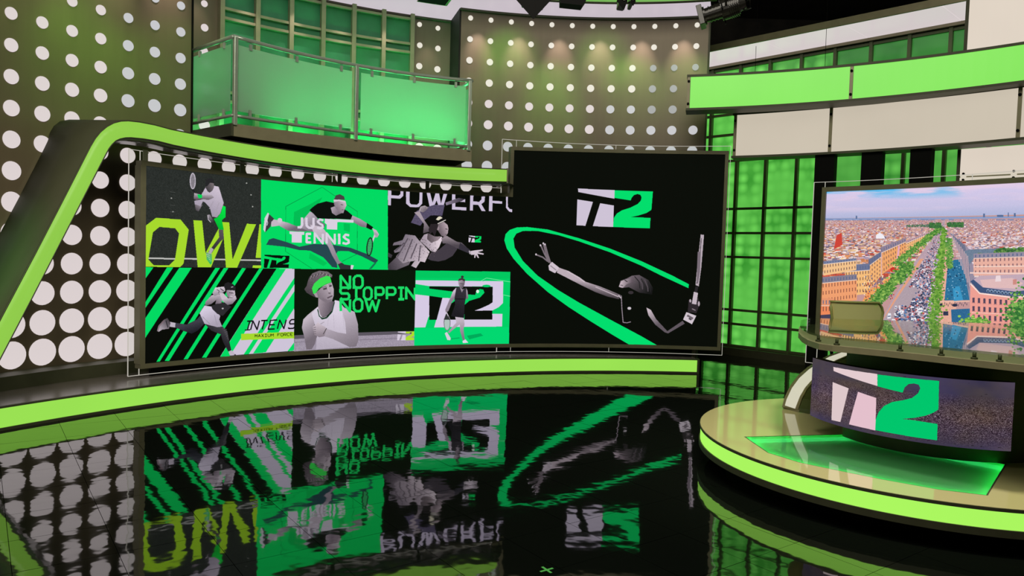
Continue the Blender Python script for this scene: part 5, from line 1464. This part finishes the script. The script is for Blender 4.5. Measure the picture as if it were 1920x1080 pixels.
# lit well under the inlay: strips of light round the edge, grey floor, glass on top
WELL = 0.05
wf = prism('well_floor', [(p.x, p.y) for p in IN], PZ - WELL - 0.01, PZ - WELL, add_noise(mat('well_floor_paint', (0.42, 0.62, 0.34), 0.6), 3, .95, 1.05), plat)
bm = bmesh.new()
for i in range(len(IN)):
    a, b = IN[i], IN[(i + 1) % len(IN)]
    v = [bm.verts.new((a.x, a.y, PZ - WELL)), bm.verts.new((b.x, b.y, PZ - WELL)), bm.verts.new((b.x, b.y, PZ - 0.02)), bm.verts.new((a.x, a.y, PZ - 0.02))]
    bm.faces.new(v)
from_bm('edge_light', bm, mat('green_edge_light', (0.02, 0.3, 0.1), 0.5, 0, (0.05, 0.9, 0.24), 13.0), plat)
prism('glass_inlay', [(cen.x + (p.x - cen.x) * .993, cen.y + (p.y - cen.y) * .993) for p in IN], PZ - 0.010, PZ - 0.001, M['inlay_glass'], plat)
bm = bmesh.new()
for i in range(len(IN)):
    a, b = IN[i], IN[(i + 1) % len(IN)]
    ca, cb = cen + (a - cen) * .992, cen + (b - cen) * .992; da, db = cen + (a - cen) * 1.004, cen + (b - cen) * 1.004
    z = PZ + 0.0008
    bm.faces.new([bm.verts.new((q.x, q.y, z)) for q in (ca, cb, db, da)])
from_bm('inlay_trim', bm, M['olive_dark'], plat)

DC, DR_ = (3.43, 5.92), 1.0
desk = empty('anchor_desk', (DC[0], DC[1], PZ), 'curved presenter desk with glass top and a lit emblem screen on its front', 'desk')


def on_desk(px, py, R=DR_):
    return on_cyl(px, py, DC, R, near=True)


ang = lambda p: math.atan2(p.y - DC[1], p.x - DC[0]) % (2 * PI)
da0, da1 = ang(on_desk(1521, 735)), ang(on_desk(1899.5, 780))
dpt = lambda R, a, z: Vector((DC[0] + R * math.cos(a), DC[1] + R * math.sin(a), z))
kb = [(ang(on_desk(*q)), on_desk(*q).z) for q in ((1532, 786), (1557, 793), (1600, 804), (1642, 812), (1765, 838), (1897, 847.5))]
kt = [(ang(on_desk(*q)), on_desk(*q).z) for q in ((1560, 680), (1645, 696), (1760, 707), (1895, 716.5))]
dzb, dzt = float(np.mean([z for _, z in kb])), float(np.mean([z for _, z in kt]))
DW, DH = 1000, 380


def desk_xy(px, py):
    p = on_desk(px, py)
    return ((ang(p) - da0) / (da1 - da0) * DW, (p.z - dzb) / (dzt - dzb) * DH)


dk = Canvas(DW, DH, desk_xy, (72, 64, 78))
n1 = fbm(DH, DW, 31, 1.4, 4); n2 = fbm(DH, DW, 77, 1.0, 3)
g = np.linspace(0, 1, DH)[:, None]
cob = np.clip(1 - np.abs(g - 0.40) * 2.6, 0, 1) ** 0.6
dk.a[..., 0] += (n1 - .5) * 26 - 4; dk.a[..., 1] += (n1 - .5) * 20 - 4; dk.a[..., 2] += (n2 - .5) * 24
gr = rng.normal(0, 1, (DH, DW)); gr = (gr + np.roll(gr, 1, 1) + np.roll(gr, 1, 0) + np.roll(gr, 2, 1)) * .5
dk.a += (cob * (gr * 44 - 4))[..., None]
dk.a[..., 0] += cob * 10; dk.a[..., 2] -= cob * 12
for _ in range(260):
    x, y = cr.uniform(0, DW), np.clip(cr.gauss(.42, .24), 0.04, .95) * DH; L_ = cr.uniform(3, 14); k = L_ / 3.2
    dk.fill(np.array([(x, y), (x + L_, y + k * .4), (x + L_ * .9, y + k), (x + 1, y + k * .8)]), (26, 22, 26), .85)
K = Crop(dk, 4.0, 1440, 540)
PW = (226, 200, 206)
K.poly([(490, 592), (820, 645), (820, 735), (492, 622)], (228, 204, 208)); K.poly([(485, 705), (605, 752), (543, 1005), (476, 990)], (222, 200, 202)); K.poly([(675, 778), (812, 825), (805, 1068), (607, 1022)], (228, 192, 204))
K.poly([(821, 648), (1283, 697), (1278, 912), (1235, 938), (1180, 958), (1100, 974), (1005, 982), (1100, 992), (1272, 1020), (1268, 1142), (804, 1066), (808, 985), (830, 930), (870, 885), (930, 855), (1010, 842), (1080, 825), (1125, 790), (1142, 752), (1130, 725), (1095, 716), (1055, 720), (1025, 745), (1010, 785), (920, 763), (821, 737)], (0, 198, 108))
bm_me = bpy.data.meshes.new('front_screen'); V = []; F = []; UV = []
for i in range(41):
    u = i / 40; a = da0 + (da1 - da0) * u
    for zz, vv in ((dzb, 0), (dzt, 1)):
        V.append(tuple(dpt(DR_, a, zz))); UV.append((u, vv))
for i in range(40): F.append((2 * i, 2 * i + 2, 2 * i + 3, 2 * i + 1))
bm_me.from_pydata(V, [], F); uvl = bm_me.uv_layers.new(name='uv')
for p in bm_me.polygons:
    for li in p.loop_indices: uvl.data[li].uv = UV[bm_me.loops[li].vertex_index]
link('front_screen', bm_me, screen_mat('desk_display', dk.image('desk_picture'), 1.0), desk)


def desk_arc(name, R0, R1, a0, a1, z0, z1, m, n=40, parent=None):
    bm = bmesh.new(); rows = []
    for i in range(n + 1):
        a = a0 + (a1 - a0) * i / n
        rows.append([bm.verts.new(dpt(R0, a, z0)), bm.verts.new(dpt(R1, a, z0)), bm.verts.new(dpt(R1, a, z1)), bm.verts.new(dpt(R0, a, z1))])
    for i in range(n):
        for k in range(4): bm.faces.new((rows[i][k], rows[i][(k + 1) % 4], rows[i + 1][(k + 1) % 4], rows[i + 1][k]))
    bm.faces.new(rows[0]); bm.faces.new(rows[-1][::-1])
    return from_bm(name, bm, m, parent or desk)


desk_arc('screen_housing', DR_ - 0.07, DR_ - 0.006, da0, da1, dzb, dzt, M['black'])
RZ = 1.045
desk_arc('body', 0.74, 0.80, math.radians(190), math.radians(310), PZ, RZ, M['muntin'])
# top: rim board, standoffs and glass
front_px = [(1496.5, 633), (1503, 641), (1514, 648), (1535, 655.5), (1560, 659), (1600, 663), (1660, 669), (1730, 677), (1800, 685), (1860, 691.5), (1920, 698)]
FP = [on_z(x, y, RZ) for x, y in front_px]
tail = [(3.42, 4.34), (3.8, 4.33), (4.15, 4.5), (4.42, 4.9), (4.55, 5.5), (4.55, 6.75)]
rimp = [(2.72, 6.74), (2.52, 6.45)] + [(p.x, p.y) for p in FP] + tail
rim = prism('top_board', rimp, RZ, RZ + 0.042, M['olive'], desk, 0.006)
gc = Vector((3.4, 5.7))
glp = [((x - gc.x) * 0.99 + gc.x, (y - gc.y) * 0.99 + gc.y) for x, y in rimp]
prism('glass_top', glp, RZ + 0.085, RZ + 0.10, M['desk_glass'], desk)
for xx in (1523, 1559, 1682, 1763, 1828, 1878):
    k = min(range(len(front_px) - 1), key=lambda i: abs(front_px[i][0] - xx))
    p = on_z(xx, np.interp(xx, [q[0] for q in front_px], [q[1] for q in front_px]), RZ)
    d = (Vector((gc.x, gc.y, RZ)) - p); d.z = 0; p = p + d.normalized() * 0.05
    s = cyl('standoff', (p.x, p.y, RZ + 0.042), (p.x, p.y, RZ + 0.086), 0.011, M['olive_dark'], desk, seg=10)
    cyl('foot', (p.x, p.y, RZ + 0.042), (p.x, p.y, RZ + 0.054), 0.02, M['olive_dark'], s, seg=10)
for x, y in ((2.75, 6.55), (3.5, 6.6), (4.3, 6.6), (4.35, 5.4)):
    cyl('standoff', (x, y, RZ + 0.042), (x, y, RZ + 0.086), 0.011, M['olive_dark'], desk, seg=10)


def leg_sheet(name, outer, inner, m, parent, thick, off=Vector((0, 0, 0))):
    bm = bmesh.new()
    a = [bm.verts.new(p + off) for p in outer]; b = [bm.verts.new(p + off) for p in inner]
    for i in range(len(a) - 1): bm.faces.new((a[i], a[i + 1], b[i + 1], b[i]))
    me = bpy.data.meshes.new(name); bm.to_mesh(me); bm.free()
    o = link(name, me, m, parent)
    md = o.modifiers.new('thickness', 'SOLIDIFY'); md.thickness = thick; md.offset = 0
    return o


# swept end legs of the desk: curved band whose edge carries a white light strip
LY = [6.78, 6.80, 6.80, 6.76, 6.66, 6.52, 6.36, 6.22, 6.05]
lo_px = [(1472, 779), (1467.5, 767), (1473, 744), (1484, 722), (1499, 703), (1517, 688), (1538, 675), (1556, 666.5), (1586, 657)]
li_px = [(1497, 797), (1496, 788), (1499, 765), (1506, 746), (1515.5, 729), (1530, 712), (1548, 694), (1570, 677), (1612, 658)]
LO = [on_y(x, y, yy_) for (x, y), yy_ in zip(lo_px, LY)]; LI = [on_y(x, y, yy_ - 0.13) for (x, y), yy_ in zip(li_px, LY)]
dz0 = PZ - min(LI[0].z, LO[0].z)
for mirror in (0, 1):
    if mirror:
        # the same leg turned about the desk's middle for the other end
        ax = Matrix.Translation((DC[0], DC[1], 0)) @ Matrix.Rotation(math.radians(40), 4, 'Z') @ Matrix.Scale(-1, 4, (1, 0, 0)) @ Matrix.Rotation(math.radians(-40), 4, 'Z') @ Matrix.Translation((-DC[0], -DC[1], 0))
        O_, I_ = [ax @ p for p in LO], [ax @ p for p in LI]
        # stand it where the photograph shows its strip
        want = on_z(1912, 858, PZ); sh = want - I_[0]; sh.z = 0
        O_, I_ = [p + sh for p in O_], [p + sh for p in I_]
    else:
        O_, I_ = LO, LI
    O_ = [Vector((p.x, p.y, max(p.z, PZ + 0.014))) for p in O_]; I_ = [Vector((p.x, p.y, max(p.z, PZ + 0.012))) for p in I_]
    lg = leg_sheet('leg', O_, I_, M['olive'], desk, 0.025)
    W1 = [o_.lerp(i_, 0.2) for o_, i_ in zip(O_, I_)]; W2 = [o_.lerp(i_, 0.84) for o_, i_ in zip(O_, I_)]
    nrm = (I_[3] - O_[3]).cross(O_[4] - O_[3]).normalized()
    if nrm.dot(Vector((0, 0, CAM_H)) - O_[3]) < 0: nrm = -nrm
    W1[1] = W1[1].lerp(W1[2], .3); W2[1] = W2[1].lerp(W2[2], .45)
    leg_sheet('light_strip', W1[1:], W2[1:], M['fin_white'], lg, 0.006, nrm * 0.018)
    # wide inner flank running back under the desk
    dv = Vector((0.42, -0.30, 0)) if not mirror else Vector((-0.35, 0.25, 0))
    leg_sheet('flank', I_, [p + dv for p in I_], M['muntin'], lg, 0.02)

# office chair behind the desk
ch = empty('office_chair', (3.33, 7.02, PZ), 'olive mesh office chair behind the glass desk', 'chair')
CY = 6.98
bp_ = [(1557, 565.5), (1575, 566), (1600, 566.5), (1625, 567.5), (1646, 568.5), (1650, 590), (1654, 610), (1651, 632), (1645, 655), (1600, 652), (1560, 648), (1559, 625), (1558.5, 600)]
BP = [on_y(x, y, CY) for x, y in bp_]
cxm = sum(p.x for p in BP) / len(BP)
curve = lambda p: Vector((p.x, CY - 0.05 * (1 - min(1, abs(p.x - cxm) / 0.26) ** 2) + 0.03 * (p.z - 1.2), p.z))
bm = bmesh.new(); x0, x1 = min(p.x for p in BP), max(p.x for p in BP)
zt_c, zb_c = BP[2].z, 0.93
rowsC = []
for r in range(9):
    z = zb_c + (zt_c - zb_c) * r / 8
    wl = np.interp(z, [zb_c, 1.15, zt_c], [BP[10].x + 0.01, BP[12].x, BP[0].x]); wr = np.interp(z, [zb_c, 1.0, 1.22, zt_c], [BP[8].x - 0.03, BP[8].x, BP[6].x, BP[4].x])
    rowsC.append([bm.verts.new(curve(Vector((wl + (wr - wl) * k / 8, 0, z)))) for k in range(9)])
for r in range(8):
    for k in range(8): bm.faces.new((rowsC[r][k], rowsC[r][k + 1], rowsC[r + 1][k + 1], rowsC[r + 1][k]))
edge = [rowsC[0][k].co.copy() for k in range(9)] + [rowsC[r][8].co.copy() for r in range(1, 9)] + [rowsC[8][k].co.copy() for k in range(7, -1, -1)] + [rowsC[r][0].co.copy() for r in range(7, 0, -1)]
from_bm('backrest', bm, M['mesh_fabric'], ch, True)
tube('back_frame', edge, 0.013, add_noise(mat('olive_plastic', lin(112, 118, 62), 0.5), 9, .9, 1.1), ch, 8, True)
bc = Vector((cxm, CY, 0))
bm = bmesh.new(); bm_box(bm, Vector((bc.x, bc.y - 0.25, PZ + 0.46)), (0.48, 0.46, 0.07)); from_bm('seat', bm, M['olive'], ch, False, 0.03, 3)
tube('back_bracket', [(bc.x, bc.y - 0.2, PZ + 0.42), (bc.x, bc.y + 0.02, PZ + 0.43), (bc.x, bc.y + 0.06, PZ + 0.55), (bc.x, bc.y + 0.02, PZ + 0.75)], 0.02, M['black'], ch)
cyl('gas_column', (bc.x, bc.y - 0.25, PZ + 0.09), (bc.x, bc.y - 0.25, PZ + 0.43), 0.025, M['black'], ch)
for s in (-1, 1):
    tube('armrest', [(bc.x + s * 0.26, bc.y - 0.12, PZ + 0.44), (bc.x + s * 0.29, bc.y - 0.12, PZ + 0.62), (bc.x + s * 0.29, bc.y - 0.36, PZ + 0.63)], 0.016, M['black'], ch)
for k in range(5):
    a = k * 2 * PI / 5 + .3; e = Vector((bc.x + .28 * math.cos(a), bc.y - .25 + .28 * math.sin(a), PZ + .07))
    lg = cyl('base_arm', (bc.x, bc.y - .25, PZ + .1), e, 0.02, M['black'], ch, 0.014, 8)
    cyl('caster', (e.x - .012, e.y, PZ + .03), (e.x + .012, e.y, PZ + .03), 0.03, M['black'], lg, seg=14)

# ================================================================== HANGING GEAR
def spot_lamp(label, tip, tail, s=1.0):
    """ellipsoidal stage lamp: gel frame, lens tube, shutter barrel, lamp house, yoke, clamp"""
    A_, B_ = Vector(tip), Vector(tail); d = (B_ - A_).normalized(); Ln = (B_ - A_).length
    P_ = lambda f: A_ + d * Ln * f
    o = empty('stage_lamp', A_.lerp(B_, .5), label, 'stage lamp')
    r = 0.075 * s
    m = M['lamp']
    sx = d.cross(Vector((0, 0, 1))).normalized(); uz = sx.cross(d).normalized()
    rot = Matrix((d, sx, uz)).transposed()
    box('gel_frame', P_(0.03), (0.05 * s, r * 2.5, r * 2.5), m, o, rot, 0.004)
    bm = bmesh.new(); bm_cyl(bm, P_(0.05), P_(0.12), r * 1.15, r * 1.15, 20); bm_cyl(bm, P_(0.12), P_(0.46), r * .88, r * .98, 20); from_bm('lens_tube', bm, m, o)
    bm = bmesh.new()
    for f in (0.2, 0.27, 0.34): bm_cyl(bm, P_(f), P_(f + .018), r * 1.02, r * 1.02, 20)
    from_bm('tube_ring', bm, m, o)
    bm = bmesh.new(); bm_cyl(bm, P_(0.44), P_(0.58), r * 1.32, r * 1.32, 20); from_bm('shutter_barrel', bm, m, o)
    for k in range(3):
        q = P_(0.47) + (sx * math.cos(k * 2.1) + uz * math.sin(k * 2.1)) * r * 1.55
        box('shutter_handle', q, (0.012 * s, 0.03 * s, 0.05 * s), M['black'], o, rot)
    bm = bmesh.new(); bm_cyl(bm, P_(0.58), P_(0.80), r * 1.3, r * 1.15, 20); bm_cyl(bm, P_(0.80), P_(0.93), r * .95, r * .7, 16); from_bm('lamp_house', bm, m, o)
    bm = bmesh.new()
    for k in range(5): bm_cyl(bm, P_(.61 + k * .038), P_(.623 + k * .038), r * 1.38, r * 1.38, 18)
    from_bm('cooling_fin', bm, m, o)
    tube('rear_handle', [P_(.84) + uz * r * .8, P_(.98) + uz * r * .95, P_(1.03) + uz * r * .2, P_(1.0) - uz * r * .9, P_(.86) - uz * r * .9], 0.009 * s, m, o, 8)
    c = P_(.55); hi = c + Vector((0, 0, 0.34 * s))
    tube('yoke', [c + sx * r * 1.5, c + sx * r * 1.5 + Vector((0, 0, .26 * s)), hi + sx * r * .6, hi - sx * r * .6, c - sx * r * 1.5 + Vector((0, 0, .26 * s)), c - sx * r * 1.5], 0.011 * s, m, o, 8)
    cyl('hanging_rod', hi, (hi.x, hi.y, 7.25), 0.016, M['black'], o, seg=8)
    tube('cable', [P_(.93), P_(1.02) + Vector((0.05, 0, .05)), P_(1.0) + Vector((0.08, 0, .25)), hi + Vector((0.03, 0, .2))], 0.006, M['black'], o, 6)
    return o


M['lamp'] = add_noise(mat('lamp_black_enamel', (0.014, 0.013, 0.010), 0.3, 0.2), 9, 0.8, 1.2)
spot_lamp('black ellipsoidal stage lamp hanging at the top before the dark ceiling', on_y(1312, 33, 7.6), on_y(1404, 2, 7.45), 1.05)


def flag_lamp(label, corner, y, wdt, hgt, tilt, group=None):
    """black box lamp with a barn door leaf whose corner hangs down into view"""
    c = on_y(*corner, y)
    o = empty('barn_door_lamp', (c.x, c.y, c.z), label, 'stage lamp', group)
    pts = [Vector((0, 0, 0)), Vector((-wdt[0], 0.02, hgt)), Vector((0.02, 0.06, hgt * 2.05)), Vector((wdt[1], 0.02, hgt))]
    bm = bmesh.new(); f = [bm.verts.new(c + p) for p in pts]; b = [bm.verts.new(c + p + Vector((0, 0.008, 0))) for p in pts]
    bm.faces.new(f); bm.faces.new(b[::-1])
    for i in range(4): bm.faces.new((f[i], f[(i + 1) % 4], b[(i + 1) % 4], b[i]))
    from_bm('barn_door', bm, M['black'], o)
    top = c + Vector((0, 0.16, hgt * 1.5))
    box('lamp_house', top, (wdt[0] * 1.2, 0.24, hgt * 1.1), M['lamp'], o, Matrix.Rotation(0.1, 3, 'Y'), 0.012)
    cyl('lens', top + Vector((0, -0.12, 0)), top + Vector((0, -0.14, 0)), wdt[0] * .45, M['deck'], o)
    tube('yoke', [top + Vector((-wdt[0] * .7, 0, 0)), top + Vector((-wdt[0] * .7, 0, hgt)), top + Vector((wdt[0] * .7, 0, hgt)), top + Vector((wdt[0] * .7, 0, 0))], 0.012, M['lamp'], o, 8)
    cyl('hanging_rod', top + Vector((0, 0, hgt)), (top.x, top.y, 7.25), 0.015, M['black'], o, seg=8)
    return o


flag_lamp('black barn door lamp with its big leaf corner pointing down at the top', (1000, 35.5), 6.6, (0.165, 0.155), 0.18, 0)
flag_lamp('small black barn door lamp with a narrow leaf tip pointing down', (1170, 19), 7.2, (0.06, 0.03), 0.085, 0)
flag_lamp('smallest black leaf tip right beside the narrow one', (1187.5, 11), 7.2, (0.03, 0.025), 0.05, 0)
p = on_y(1073, 2, 6.8)
o = empty('flood_lamp', (p.x, p.y, p.z), 'flat black flood lamp between the two pointed barn doors', 'stage lamp')
bm = bmesh.new(); q = [on_y(x, y, 6.8) for x, y in ((1051, -30), (1051, 5.5), (1092, 10), (1100, -2), (1100, -30))]
f = [bm.verts.new(v) for v in q]; b = [bm.verts.new(v + Vector((0, 0.2, 0.02))) for v in q]
bm.faces.new(f); bm.faces.new(b[::-1])
for i in range(5): bm.faces.new((f[i], f[(i + 1) % 5], b[(i + 1) % 5], b[i]))
from_bm('housing', bm, M['black'], o)
cyl('hanging_rod', (p.x, p.y + .1, p.z + 0.1), (p.x, p.y + .1, 7.25), 0.015, M['black'], o, seg=8)
# thin suspension wires of the soffit on the right
for k, (x, ya, yb2) in enumerate(((1417, 78, 140), (1548, 44, 128))):
    s_ = gs(on_green(x, 110)); a = gp(s_, 5.06, 0.9)
    a = on_z(x, ya, 5.12); b = on_y(x - 1.5, yb2 + 4, a.y)
    o = cyl('suspension_wire', (a.x, a.y, 7.2), (b.x, b.y, b.z), 0.0035, M['black'], None, seg=6)
    tag(o, ('thin dark wire hanging before the white soffit, left one', 'thin dark wire hanging before the white soffit, right one')[k], 'wire')

# ================================================================== TAPE MARK ON THE FLOOR
m0 = on_z(1025, 1069, 0.0)
mk = empty('tape_mark', (m0.x, m0.y, 0), 'small green tape cross stuck on the black floor', 'tape mark')
tm = mat('green_tape', lin(96, 205, 96), 0.6)
for a in (35, 122):
    box('tape_strip', (m0.x, m0.y, 0.0012 + (a > 90) * 0.0006), (0.085, 0.014, 0.0006), tm, mk, Matrix.Rotation(math.radians(a), 3, 'Z'))
